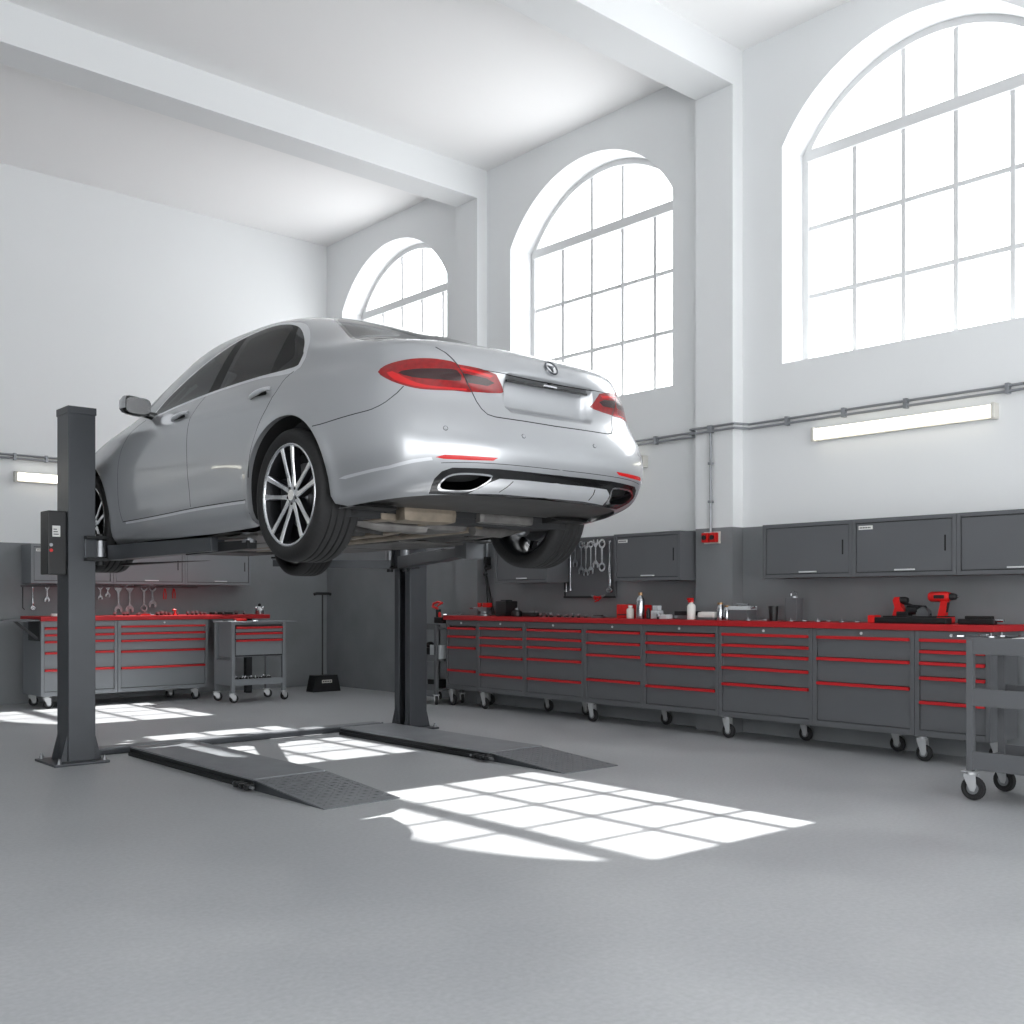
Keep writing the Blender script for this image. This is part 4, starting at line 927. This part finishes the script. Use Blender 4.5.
# tool panel on the window wall
m = MB(); pn = empty('tool_board', (7.945, 7.70, 1.23), 'framed grey tool panel with hanging wrenches between two wall cabinets', 'tool panel')
m.bbox(-.02, 0, -.37, .37, 0, .62, 'cabinet_grey', .004); m.build('panel', pn)
m = MB(); m.bbox(-.03, -.018, -.37, .37, .60, .625, 'cabinet_grey', .004); m.bbox(-.035, -.018, -.37, -.355, 0, .60, 'cabinet_grey', .003); m.bbox(-.045, -.018, -.37, .37, -.01, .012, 'cabinet_dark', .004); m.bbox(-.035, -.018,   .355, .37, 0, .60, 'cabinet_dark', .003); m.build('rail', pn)
# long handled dustpan in the corner
t = empty('lobby_dustpan', (7.36, 12.05, 0), 'black long-handled dustpan standing near the back corner', 'dustpan')
m = MB(); m.prism([(-.21, 0), (.21, 0), (.20, .05), (.16, .215), (-.16, .215), (-.20, .05)], -.11, .06, 'black_plastic', 'y'); o = m.build('pan', t, bevel=.012)
m = MB(); m.bbox(-.075, .075, -.114, -.109, .115, .155, 'cream_plastic', .001); 
for k in range(5): m.box(-.062+.026*k, -.045+.026*k, -.1148, -.114, .126, .144, 'label_ink')
m.build('sticker', o)
m = MB(); m.tube([(0, 0, .20), (0, .0, 1.27)], .010, 'black_plastic', 12); m.build('pole', t)
m = MB(); m.tube([(-.125, 0, 1.275), (-.09, 0, 1.285), (.09, 0, 1.285), (.125, 0, 1.275)], .020, 'black_plastic', 12); m.build('grip', t)
# ---------------------------------------------------------------- tools and clutter
def one(mb, name, loc, label, cat, group=None, rz=0, rot=None):
    o = mb.build(name); o.location = loc; o.rotation_euler = rot if rot else (0, 0, rz); return tag(o, label, cat, group)
def wrench_mb(Ln, w=.012, both='open', mt='steel'):     # in the x-z plane, hanging from its top end
    m = MB(); r = w*1.9
    m.prism([(-w/2, -r*.6), (w/2, -r*.6), (w*.42, -Ln+r*.6), (-w*.42, -Ln+r*.6)], -.003, .003, mt, 'y')
    def ring(z): 
        n = 14; vo = [(r*math.cos(2*PI*k/n), z+r*math.sin(2*PI*k/n)) for k in range(n)]; vi = [(r*.55*math.cos(2*PI*k/n), z+r*.55*math.sin(2*PI*k/n)) for k in range(n)]
        V = [(x, y, q) for y in (-.004, .004) for x, q in vo+vi]; F = []
        for k in range(n):
            j = (k+1) % n; F += [(k, j, n+j, n+k), (2*n+k, 3*n+k, 3*n+j, 2*n+j), (k, 2*n+k, 2*n+j, j), (n+k, n+j, 3*n+j, 3*n+k)]
        m.add(V, F, mt)
    def jaw(z, s):
        P = [(-w*.6, z-s*r*1.1), (-r*1.15, z-s*r*.2), (-r*1.05, z+s*r*.9), (-r*.45, z+s*r*1.0), (-r*.42, z), (r*.42, z), (r*.45, z+s*r*1.0), (r*1.05, z+s*r*.9), (r*1.15, z-s*r*.2), (w*.6, z-s*r*1.1)]
        m.prism(P, -.004, .004, mt, 'y')
    if both in ('open', 'combo'): jaw(-Ln, -1)
    else: ring(-Ln)
    ring(0) if both in ('combo', 'ring') else jaw(0, 1)
    m.lathe([(0,-.006),(.004,-.006),(.004,.022),(0,.022)], 'steel_dull', 8, T(0, 0, r*.2) @ R(-PI/2, 'X'))
    return m
def ratchet_mb(Ln, mt='steel'):
    m = MB(); m.box(-.003, .003, 0, .024, -.006, 0, 'steel_dull'); m.lathe([(0,.004),(.010,.004),(.011,-.02),(.006,-.03),(.006,-Ln*.45),(.011,-Ln*.5),(.013,-Ln*.9),(.010,-Ln*.93),(.006,-Ln*.95),(0,-Ln*.95)], mt, 12)
    m.lathe([(0,-.012),(.026,-.012),(.030,-.006),(.030,.006),(.026,.012),(0,.012)], mt, 20, T(0, 0, -Ln) @ R(PI/2, 'X')); m.lathe([(0,0),(.012,0),(.012,.02),(0,.02)], 'steel_dull', 6, T(0, -.012, -Ln) @ R(PI/2, 'X')); return m
def plier_mb(Ln):
    m = MB(); m.box(-.003, .003, 0, .024, -.003, .003, 'steel_dull'); m.tube([(-.004,0,0),(-.016,0,-Ln*.4),(-.014,0,-Ln*.7)], .007, 'red_plastic', 8); m.tube([(.004,0,0),(.016,0,-Ln*.4),(.014,0,-Ln*.7)], .007, 'red_plastic', 8)
    m.prism([(-.012,0),(.012,0),(.006,Ln*.28),(-.006,Ln*.28)], -.005, .005, 'steel_dull', 'y'); m.lathe([(0,-.008),(.008,-.008),(.008,.008),(0,.008)], 'steel_dull', 10, R(PI/2, 'X')); return m
def socket_mb(r, h): m = MB(); m.lathe([(0,0),(r*.8,0),(r*.8,h*.4)], 'black_plastic', 14); m.lathe([(r*.8,h*.4),(r,h*.5),(r,h),(r*.6,h),(r*.6,h*.7),(0,h*.7)], 'steel_dull', 14); return m
# wrenches on the window-wall panel: (y, top z, length, kind)
WX = 7.90
hang = [(8.03,1.79,.50,'bar','long steel bar hanging at the far left of the tool panel'),(7.965,1.79,.49,'bar','second long steel bar from the left on the tool panel'),
 (7.89,1.79,.20,'combo','short thick wrench beside the long bars on the tool panel'),(7.80,1.78,.27,'combo','third wrench from the left cluster on the tool panel'),(7.73,1.77,.28,'open','slim open wrench in the middle of the tool panel cluster'),
 (7.66,1.78,.27,'combo','slim wrench right of the cluster centre on the tool panel'),(7.59,1.79,.22,'open','medium wrench left of the large ring wrench'),(7.50,1.78,.24,'ring','large ring wrench near the right side of the tool panel'),(7.395,1.80,.50,'ratchet','long ratchet with round head at the right of the tool panel')]
for y, z, Ln, kd, lbl in hang:
    if kd == 'bar':
        m = MB(); m.lathe([(0,.01),(.010,.01),(.013,0),(.013,-.03),(.008,-.04),(.008,-Ln+.03),(.014,-Ln+.02),(.014,-Ln),(0,-Ln)], 'steel', 12); nm = 'steel_bar'; m.box(-.004, .004, 0, .02, -.004, .004, 'steel_dull')
    elif kd == 'ratchet': m = ratchet_mb(Ln); nm = 'ratchet'
    else: m = wrench_mb(Ln, .026 if kd == 'ring' else .020, kd); nm = 'wrench'
    o = one(m, nm, (WX, y, z), lbl, 'wrench' if nm == 'wrench' else nm.replace('_', ' '), 'wrenches on the tool panel', RB)
    if kd in ('bar', 'ratchet'): o.scale = (1.5, 1.15, 1)
one(plier_mb(.16), 'pliers', (7.895, 7.50, 1.235), 'red-handled pliers hanging under the tool panel', 'pliers', None, rot=(0, 1.2, RB))
one(plier_mb(.12), 'pliers', (7.895, 7.62, 1.235), 'small pliers hanging left of the red pair under the panel', 'pliers', None, rot=(0, -1.2, RB))
# wrenches on the back wall under the cabinets
bw = [(3.87,.24,'thin','thin hook tool hanging at the far left of the back wall'),(3.98,.24,'ratchet','ratchet hanging left of the near lift post'),(4.14,.14,'combo','short wrench hanging just left of the near lift post'),(4.76,.12,'combo','small wrench hanging just right of the near lift post'),(4.85,.09,'open','tiny wrench hanging second right of the near post'),
 (4.98,.26,'open','open-jaw wrench hanging below the middle back cabinet'),(5.12,.26,'open','second open-jaw wrench below the middle back cabinet'),(5.30,.25,'ring','large ring wrench hanging above the back bench'),(5.41,.20,'combo','wrench with dark handle hanging above the back bench'),(5.57,.18,'pl','left pair of red-handled pliers on the back wall'),(5.69,.17,'pl','right pair of red-handled pliers on the back wall'),(4.44,.20,'combo','wrench hanging behind the near lift post')]
for x, Ln, kd, lbl in bw:
    if kd == 'thin': m = MB(); m.box(-.003, .003, 0, .022, -.006, 0, 'steel_dull'); m.tube([(0,0,0),(0,0,-Ln),(.02,0,-Ln-.02)], .005, 'black_plastic', 6); nm = 'hook_tool'
    elif kd == 'ratchet': m = ratchet_mb(Ln); nm = 'ratchet'
    elif kd == 'pl': m = plier_mb(Ln*1.1); nm = 'pliers'
    else: m = wrench_mb(Ln, .024 if Ln > .16 else .014, kd); nm = 'wrench'
    one(m, nm, (x, 12.88, 1.35), lbl, nm.replace('_', ' '), 'hand tools hanging on the back wall')
m = MB(); m.bbox(3.85, 6.0, 12.86, 12.897, 1.352, 1.372, 'cabinet_grey', .003); tag(m.build('tool_rail'), 'grey tool rail under the back wall cabinets', 'rail')
# --- generic small things (origin at the base)
def bottle_mb(r, h, mt, cap, neck=.4, ch=.03):
    m = MB(); m.lathe([(0,0),(r*.95,0),(r,.006),(r,h*.68),(r*.85,h*.76),(r*neck,h*.84),(r*neck,h*.90),(0,h*.90)], mt, 20); m.lathe([(0,h*.88),(r*neck*1.3,h*.88),(r*neck*1.2,h),(0,h)], cap, 14); return m
def spray_mb(r, h, mt, trig):
    m = bottle_mb(r, h*.88, mt, trig, .42); m.bbox(-.05, .02, -.011, .011, h*.86, h*.98, trig, .005); m.tube([(-.03,0,h*.88),(-.045,0,h*.78)], .005, trig, 6); return m
def drill_mb(s=1.0, c='red_plastic'):   # along +x, battery base at z=0
    m = MB(); S = Matrix.Scale(s, 4)
    m.bbox(-.065, .065, -.032, .032, 0, .045, c, .010, S); m.bbox(-.06, .06, -.034, .034, .043, .050, 'black_plastic', .002, S)
    m.prism([(-.035,.048),(.018,.048),(.030,.150),(-.012,.155)], -.018, .018, c, 'y', S); m.prism([(.016,.07),(.024,.075),(.034,.14),(.026,.14)], -.012, .012, 'black_plastic', 'y', S)
    m.lathe([(0,-.10),(.026,-.10),(.034,-.085),(.035,.02),(.028,.045),(0,.045)], c, 18, S @ T(0, 0, .178) @ R(PI/2, 'Y')); m.lathe([(.024,.043),(.024,.060),(.018,.085),(.008,.092),(0,.092)], 'black_plastic', 14, S @ T(0, 0, .178) @ R(PI/2, 'Y'))
    m.bbox(-.055, .02, -.036, .036, .165, .190, 'black_plastic', .006, S); m.lathe([(0,.09),(.004,.09),(.004,.105),(0,.105)], 'steel', 8, S @ T(0, 0, .178) @ R(PI/2, 'Y')); return m
def grinder_mb(c='red_plastic'):
    m = MB(); m.lathe([(0,-.13),(.024,-.13),(.030,-.10),(.027,0),(.033,.07),(.028,.10),(0,.10)], 'black_plastic', 16, T(0,0,.035) @ R(PI/2, 'Y')); m.lathe([(.031,.0),(.035,.02),(.035,.08),(.03,.1)], c, 16, T(0,0,.035) @ R(PI/2, 'Y'))
    m.bbox(.09, .15, -.028, .028, .010, .062, 'steel_dull', .012); m.lathe([(0,0),(.055,0),(.055,.006),(0,.006)], 'steel_dull', 24, T(.13,0,.004)); m.tube([(.12,.03,.04),(.12,.12,.05)], .012, 'black_plastic', 10); return m
ZT_, ZBk = 1.023, 1.018
# right bench, far to near (x about 7.6)
one(wrench_mb(.22, .016, 'open'), 'wrench', (7.56, 9.40, 1.034), 'pale wrench lying at the far end of the right bench', 'wrench', rot=(PI/2, 0, .3))
def vice():
    t = empty('bench_vice', (7.58, 9.00, ZT_), 'red and steel bench vice on the far part of the right bench', 'vice')
    m = MB(); m.lathe([(0,0),(.075,0),(.075,.018),(.045,.03),(.04,.06),(0,.06)], 'steel_dull', 20); m.bbox(-.035, .035, -.07, .07, .055, .105, 'steel_dull', .008); m.build('base', t)
    m = MB(); m.bbox(-.04, .04, -.085, -.01, .095, .145, 'red_plastic', .008); m.bbox(-.04, .04, .02, .075, .095, .145, 'red_plastic', .008); m.bbox(-.042, .042, -.012, -.004, .12, .15, 'steel', .002); m.build('jaw', t)
    m = MB(); m.lathe([(0,0),(.012,0),(.012,.12),(0,.12)], 'steel_dull', 12, T(0, .07, .085) @ R(-PI/2, 'X')); m.tube([(-.07, .18, .085), (.07, .18, .085)], .006, 'steel', 8); m.build('screw_handle', t)
vice()
m = MB(); m.tube([(0,.02,.02), (.0,.15,.46)], .017, 'black_plastic', 12, rs=[.019,.015]); m.ball((0,.155,.475), .026, 'black_plastic')
one(m, 'pry_handle', (7.70, 8.97, ZT_-.005), 'black padded lever leaning up behind the bench vice', 'lever')
m = MB(); m.bbox(-.09, .09, -.085, .085, 0, .165, 'black_plastic', .012); m.bbox(-.05, .05, -.04, .04, .163, .178, 'black_plastic', .004); one(m, 'charger_box', (7.66, 8.72, ZT_), 'square black charger box right of the bench vice', 'box')
m = MB(); m.bbox(-.03, .03, -.03, .03, .0, .10, 'black_plastic', .008); m.tube([(-.03,0,.02),(-.06,-.03,-.03),(-.05,-.09,-.05),(-.03,-.10,-.03)], .012, 'black_plastic', 8); m.tube([(-.02,.0,.0),(-.02,-.01,-.2),(-.03,-.04,-.42),(-.08,-.06,-.53)], .007, 'black_matte', 8); m.tube([(0,0,.1),(0,0,.95)], .014, 'galvanised', 8)
one(m, 'power_cable', (7.90, 9.33, 1.60), 'black cable and plug hanging below a grey conduit near the far wall cabinet', 'cable')
t = MB(); t.lathe([(0,0),(.055,0),(.06,.03),(.055,.055),(.03,.07),(0,.072)], 'black_plastic', 20); t.lathe([(0,.07),(.025,.07),(.02,.09),(0,.09)], 'steel_dull', 12)
one(t, 'orbital_sander', (7.58, 8.46, ZT_), 'round black sander on the bench right of the charger box', 'sander')
m = MB(); m.bbox(-.04, .04, -.12, .12, 0, .045, 'black_plastic', .008); m.bbox(-.03, .03, -.06, .02, .04, .06, 'steel_dull', .004); one(m, 'air_tool', (7.60, 8.24, ZT_), 'flat black air tool lying between the sander and loose sockets', 'tool')
sk = 'loose chrome sockets on the right bench'
k = 0
proto = one(socket_mb(.017, .042), 'socket', (7.52, 8.02, ZT_), 'loose chrome socket on the right bench under the rear wheel', 'socket', sk)
for y, x in ((7.97,7.56),(7.93,7.60),(7.88,7.53),(7.82,7.58),(7.77,7.55),(7.71,7.60),(7.66,7.52),(7.60,7.57),(7.55,7.61),(7.49,7.54),(7.44,7.59),(7.39,7.55),(7.33,7.60)):
    c = copy_tree(proto); c.location = (x, y, ZT_); c.scale = (random.uniform(.8, 1.35),)*2+(random.uniform(.6, 1.1),); k += 1
m = MB(); m.bbox(-.03, .03, -.07, .07, 0, .02, 'steel_dull', .004); m.bbox(-.02, .02, -.05, .05, .018, .03, 'black_plastic', .003); one(m, 'bit_holder', (7.55, 7.22, ZT_), 'dark bit holder at the right end of the loose sockets', 'bit holder')
m = MB(); m.bbox(-.05, .05, -.075, .075, 0, .135, 'red_plastic', .008); m.box(-.052, -.05, -.06, .06, .03, .04, 'label_ink'); one(m, 'red_box', (7.62, 6.92, ZT_), 'left red box on the bench below the plated wall cabinet', 'box')
m = MB(); m.bbox(-.05, .05, -.065, .065, 0, .13, 'red_plastic', .008); one(m, 'red_box', (7.66, 6.73, ZT_), 'right red box on the bench, behind a small pale bottle', 'box')
one(bottle_mb(.036, .125, 'cream_plastic', 'white_plastic', .5), 'small_bottle', (7.53, 6.78, ZT_), 'small pale bottle in front of the right red box', 'bottle')
one(bottle_mb(.040, .25, 'steel', 'brass', .45), 'spray_can', (7.55, 6.67, ZT_), 'tall silver spray can beside the red boxes', 'spray can')
one(bottle_mb(.020, .10, 'black_plastic', 'black_plastic', .6), 'small_bottle', (7.56, 6.58, ZT_), 'little black bottle right of the tall silver can', 'bottle')
m = MB(); m.bbox(-.04, .04, -.045, .045, 0, .08, 'clear_plastic', .01); m.bbox(-.03, .03, -.03, .03, .08, .125, 'clear_plastic', .008); one(m, 'plastic_tub', (7.58, 6.49, ZT_), 'clear plastic tub with a smaller one on top', 'tub')
one(socket_mb(.022, .05), 'socket', (7.52, 6.42, ZT_), 'single large chrome socket right of the clear tub', 'socket')
m = MB(); m.bbox(-.04, .04, -.05, .05, 0, .045, 'clear_plastic', .012); one(m, 'parts_tray', (7.55, 6.36, ZT_), 'low clear parts tray before the black case', 'tray')
m = MB(); m.bbox(-.06, .06, -.11, .11, .0, .035, 'steel_dull', .005); m.bbox(-.06, .06, -.11, .11, .035, .075, 'black_plastic', .006); one(m, 'socket_case', (7.66, 6.13, ZT_) if False else (7.66, 6.19, ZT_), 'flat black socket case in front of the pillar left side', 'case')
one(spray_mb(.038, .20, 'white_plastic', 'red_plastic'), 'spray_bottle', (7.55, 6.06, ZT_), 'white spray bottle with dark red trigger in front of the pillar', 'spray bottle')
m = MB(); m.bbox(-.05, .05, -.10, .10, 0, .022, 'steel_dull', .004); m.bbox(-.045, .045, -.095, .095, .02, .072, 'white_plastic', .022); one(m, 'wipes_pack', (7.57, 5.88, ZT_), 'rounded white pack on the bench in front of the pillar', 'pack')
one(bottle_mb(.032, .155, 'steel', 'brass', .7), 'spray_can', (7.56, 5.745, ZT_), 'left of two short steel cans right of the white pack', 'spray can')
one(bottle_mb(.030, .13, 'steel', 'brass', .7), 'spray_can', (7.56, 5.672, ZT_), 'right of two short steel cans, touching the steel toolbox', 'spray can')
t = empty('steel_toolbox', (7.60, 5.535, ZT_), 'small steel toolbox with pale lid right of the two cans', 'toolbox')
m = MB(); m.bbox(-.07, .07, -.095, .095, 0, .09, 'cabinet_grey', .005); m.build('box', t); m = MB(); m.bbox(-.075, .075, -.10, .10, .09, .125, 'clear_plastic', .008); m.tube([(0,-.06,.12),(0,-.06,.14),(0,.06,.14),(0,.06,.12)], .006, 'steel', 8); m.tube([(-.02,-.10,.11),(-.02,-.14,.115)], .012, 'steel', 8); m.build('lid', t)
m = MB(); m.lathe([(0,0),(.034,0),(.042,.125),(.038,.125),(.032,.01),(0,.01)], 'black_plastic', 20); one(m, 'cup', (7.60, 5.22, ZT_), 'tapered black cup on the bench left of the grey canister', 'cup')
t = empty('canister', (7.68, 5.07, ZT_), 'tall dark grey canister with wire handle beside the black cup', 'canister'); m = MB(); m.bbox(-.05, .05, -.055, .055, 0, .195, 'cabinet_grey', .008); m.build('body', t)
m = MB(); m.lathe([(0,.195),(.03,.195),(.03,.21),(0,.21)], 'steel_dull', 16); m.tube([(0,-.03,.20),(0,-.03,.235),(0,0,.25),(0,.03,.235),(0,.03,.20)], .004, 'steel', 8); m.build('lid', t)
for i, (y, x, a, l_) in enumerate(((5.38,7.47,1.2,'flat wrench lying just left of the black cup'),(4.98,7.50,1.5,'flat wrench lying below the first right wall cabinet'),(4.74,7.52,1.7,'flat wrench lying left of the black tool case'),(4.50,7.48,1.4,'flat wrench lying against the black tool case'))):
    one(wrench_mb(.17, .013, 'combo', 'steel_dull'), 'wrench', (x, y, ZT_+.006), l_, 'wrench', 'flat wrenches lying along the bench front', rot=(PI/2, 0, a+PI))
m = MB(); m.bbox(-.045, .045, -.31, .31, 0, .045, 'black_plastic', .010); m.bbox(-.052, .052, .26, .315, 0, .06, 'red_plastic', .008); m.bbox(-.03, .03, -.20, .20, .043, .056, 'black_matte', .004); one(m, 'tool_case', (7.54, 3.97, ZT_), 'long low black tool case with red end under the tools', 'case')
m = grinder_mb(); one(m, 'angle_grinder', (7.70, 4.28, ZT_+.06), 'red angle grinder standing upright behind the black case', 'grinder', rot=(0, -PI/2+.1, PI/2)) if False else None
t = empty('circular_saw', (7.69, 4.02, ZT_), 'red and black power saw behind the long black case', 'saw')
m = MB(); m.prism([(.06,0),(.15,0),(.155,.05),(.135,.12),(.15,.175),(.135,.20),(.10,.20),(.085,.13),(.055,.09)], -.03, .03, 'red_plastic', 'x'); m.lathe([(0,-.05),(.026,-.05),(.028,.03),(.02,.05),(0,.05)], 'black_plastic', 14, T(0, .09, .175) @ R(PI/2, 'X')); m.bbox(-.035, .035, .02, .12, .03, .09, 'black_plastic', .012); m.build('handle', t)
m = MB(); m.lathe([(0,-.03),(.05,-.03),(.055,0),(.05,.03),(0,.03)], 'steel_dull', 24, T(0, -.09, .07) @ R(PI/2, 'Y')); m.lathe([(0,-.04),(.035,-.04),(.035,.05),(0,.05)], 'black_plastic', 18, T(0, 0, .10) @ R(PI/2, 'X')); m.build('blade_guard', t)
m = MB(); m.tube([(0,.09,.16),(0,.0,.13),(0,-.10,.125),(0,-.14,.06)], .012, 'black_plastic', 10); m.build('grip', t)
one(drill_mb(1.12), 'cordless_drill', (7.66, 3.76, ZT_+.002), 'red cordless drill standing upright on the right bench', 'drill', rz=RB)
m = MB(); m.bbox(-.035, .035, -.13, .13, .0, .04, 'black_plastic', .010); m.bbox(-.03, .03, -.11, .08, .038, .062, 'black_matte', .008); m.lathe([(0,0),(.012,0),(.012,.06),(0,.06)], 'steel', 10, T(0, -.13, .03) @ R(PI/2, 'X')); one(m, 'impact_wrench', (7.68, 3.58, ZT_) if False else (7.58, 3.47, ZT_), 'black impact tool lying right of the upright red drill', 'tool')
# back bench clutter
bc = 'small chrome sockets on the back bench'
first = None
for i in range(22):
    x = 4.72+i*.077+random.uniform(-.02, .02); y = 12.15+random.uniform(0, .25)
    if first is None: first = one(socket_mb(.018, .045), 'socket', (x, y, ZBk), 'small chrome socket on the red top of the back bench', 'socket', bc)
    else: c = copy_tree(first); c.location = (x, y, ZBk); c.scale = (random.uniform(.8, 1.4),)*2+(random.uniform(.5, 1.2),)
m = MB(); m.bbox(-.05, .05, -.03, .03, 0, .03, 'white_plastic', .006); one(m, 'rag_pack', (4.02, 12.2, ZBk), 'small white pack on the back bench left of the near post', 'pack')
one(plier_mb(.15), 'pliers', (5.05, 12.08, ZBk+.012), 'red pliers lying on the back bench front edge', 'pliers', rot=(PI/2, 0, 1.2))
one(drill_mb(.35), 'red_clamp', (5.40, 12.2, ZBk), 'little red tool among the back bench sockets', 'tool', rz=.4)
m = MB(); m.bbox(-.14, .14, -.04, .04, 0, .03, 'black_plastic', .006); one(m, 'black_case', (6.05, 12.3, ZBk), 'flat black case near the right end of the back bench', 'case')
m = MB(); m.lathe([(0,0),(.05,0),(.055,.05),(.03,.08),(.025,.10),(0,.10)], 'steel', 16); m.ball((0,0,.12), .022, 'black_plastic'); m.ball((.045,0,.085), .018, 'chrome'); m.ball((-.045,0,.085), .018, 'chrome'); one(m, 'valve_cluster', (6.62, 12.12, .95) if False else (6.50, 12.15, ZBk), 'silver valve piece with black knobs at the right end of the back bench', 'valve')
ZR = .951
m = MB(); m.bbox(-.07, .07, -.03, .03, 0, .03, 'red_plastic', .008); one(m, 'red_clamp', (5.86, 11.42, ZR), 'red plastic clamp on top of the back trolley', 'clamp')
for x, y, r_, l_ in ((5.78, 11.40, .4, 'wrench lying on the left of the back trolley top'), (6.02, 11.40, 1.2, 'wrench lying on the middle of the back trolley top')):
    one(wrench_mb(.16, .014, 'combo'), 'wrench', (x, y, ZR+.006), l_, 'wrench', rot=(PI/2, 0, r_+PI/2))
first = None
for i in range(14):
    x = 5.78+i*.038; y = 11.40+random.uniform(-.03, .15); a = random.choice(('s', 'd'))
    if first is None: m = MB(); m.bbox(-.02, .02, -.02, .02, 0, .04, 'black_plastic', .006); m.lathe([(0,.038),(.010,.038),(.010,.06),(0,.06)], 'steel', 10); first = one(m, 'fitting', (x, y, .256), 'small black and steel fitting on the back trolley lower shelf', 'fitting', 'fittings on the back trolley shelf')
    else: c = copy_tree(first); c.location = (x, y, .256); c.scale = (random.uniform(.7, 1.5), random.uniform(.7, 1.3), random.uniform(.5, 1.1))
# foreground cart contents, in the cart's own frame
CM = Matrix.Translation((6.25, 2.93, 0)) @ R(math.radians(-90), 'Z')
def on_cart(mb, name, x, y, z, rz, label, cat, group=None, flat=False):
    p = CM @ Vector((x, y, z)); return one(mb, name, p, label, cat, group, rot=((PI/2 if flat else 0), 0, math.radians(-90)+rz))
for k, (x, y, a, L_, l_) in enumerate(((.08,.30,.9,.20,'steel wrench at the rear left of the foreground cart top'),(.34,.30,.9,.22,'steel wrench at the back of the foreground cart top beside the papers'),(.10,.10,1.45,.20,'steel wrench lying along the front left edge of the foreground cart'),(.62,.30,1.2,.22,'steel wrench toward the right on the foreground cart top'))):
    on_cart(wrench_mb(L_, .016, 'combo'), 'wrench', x, y, .975+.004, a, l_, 'wrench', 'wrenches on the foreground cart', True)
m = MB(); m.bbox(0, .36, 0, .20, 0, .006, 'paper', .001); on_cart(m, 'paper_sheet', .22, .12, .967, .1, 'white papers lying on top of the foreground cart', 'paper')
m = MB(); m.bbox(.045, .86, .035, .43, 0, .004, 'cabinet_dark', .001); m.bbox(.045, .86, .42, .43, 0, .01, 'cabinet_dark', .002)
on_cart(m, 'tray_mat', 0, 0, .961, 0, 'dark mat covering the foreground cart top tray', 'mat')
on_cart(plier_mb(.15), 'pliers', .62, .14, .98, 1.5, 'red-handled pliers on the foreground cart top', 'pliers', None, True)
first = None
for i in range(16):
    x = .12+.044*i; y = .09+.26*random.random()
    if first is None: m = MB(); m.lathe([(0,-.05),(.014,-.05),(.014,.05),(0,.05)], 'steel', 12, T(0,0,.014) @ R(PI/2, 'X')); first = on_cart(m, 'extension_bar', x, y, .198, 0, 'short steel bar in the bottom tray of the foreground cart', 'steel bar', 'steel bars in the cart bottom tray')
    else: c = copy_tree(first); c.location = CM @ Vector((x, y, .198)); c.rotation_euler = (0, 0, random.uniform(0, 3)); c.scale = (1, random.uniform(.6, 1.3), 1)
# far-end trolley tools
m = MB(); m.tube([(-.09,-.10,.20),(0,-.06,.235),(.02,.04,.245),(.0,.10,.225),(-.01,.10,.19),(.0,.03,.17),(0,-.02,.10),(0,-.03,.0)], .014, 'red_plastic', 10, rs=[.008,.014,.014,.014,.016,.018,.020,.02]); m.bbox(-.04, .04, -.10, .04, 0, .07, 'black_plastic', .010); m.bbox(-.02, .02, -.02, .03, .06, .16, 'black_plastic', .008)
one(m, 'strapping_tool', (7.50, 9.73, .932), 'red loop-handled tool on top of the far trolley', 'tool')
m = MB(); m.bbox(-.07, .07, -.09, .09, 0, .16, 'clear_plastic', .01); one(m, 'plastic_bin', (7.50, 9.72, .521), 'clear bin on the middle shelf of the far trolley', 'bin')
m = MB(); m.bbox(-.06, .06, -.08, .08, 0, .12, 'black_plastic', .012); m.ball((0, 0, .15), .05, 'black_plastic', 1, 1.2, .8); one(m, 'dark_tool', (7.52, 9.92, .521), 'black round-topped tool on the far trolley middle shelf', 'tool')
m = MB(); m.bbox(-.08, .08, -.08, .08, 0, .10, 'black_plastic', .012); one(m, 'dark_box', (7.50, 9.76, .181), 'small black box on the lowest shelf of the far trolley', 'box')
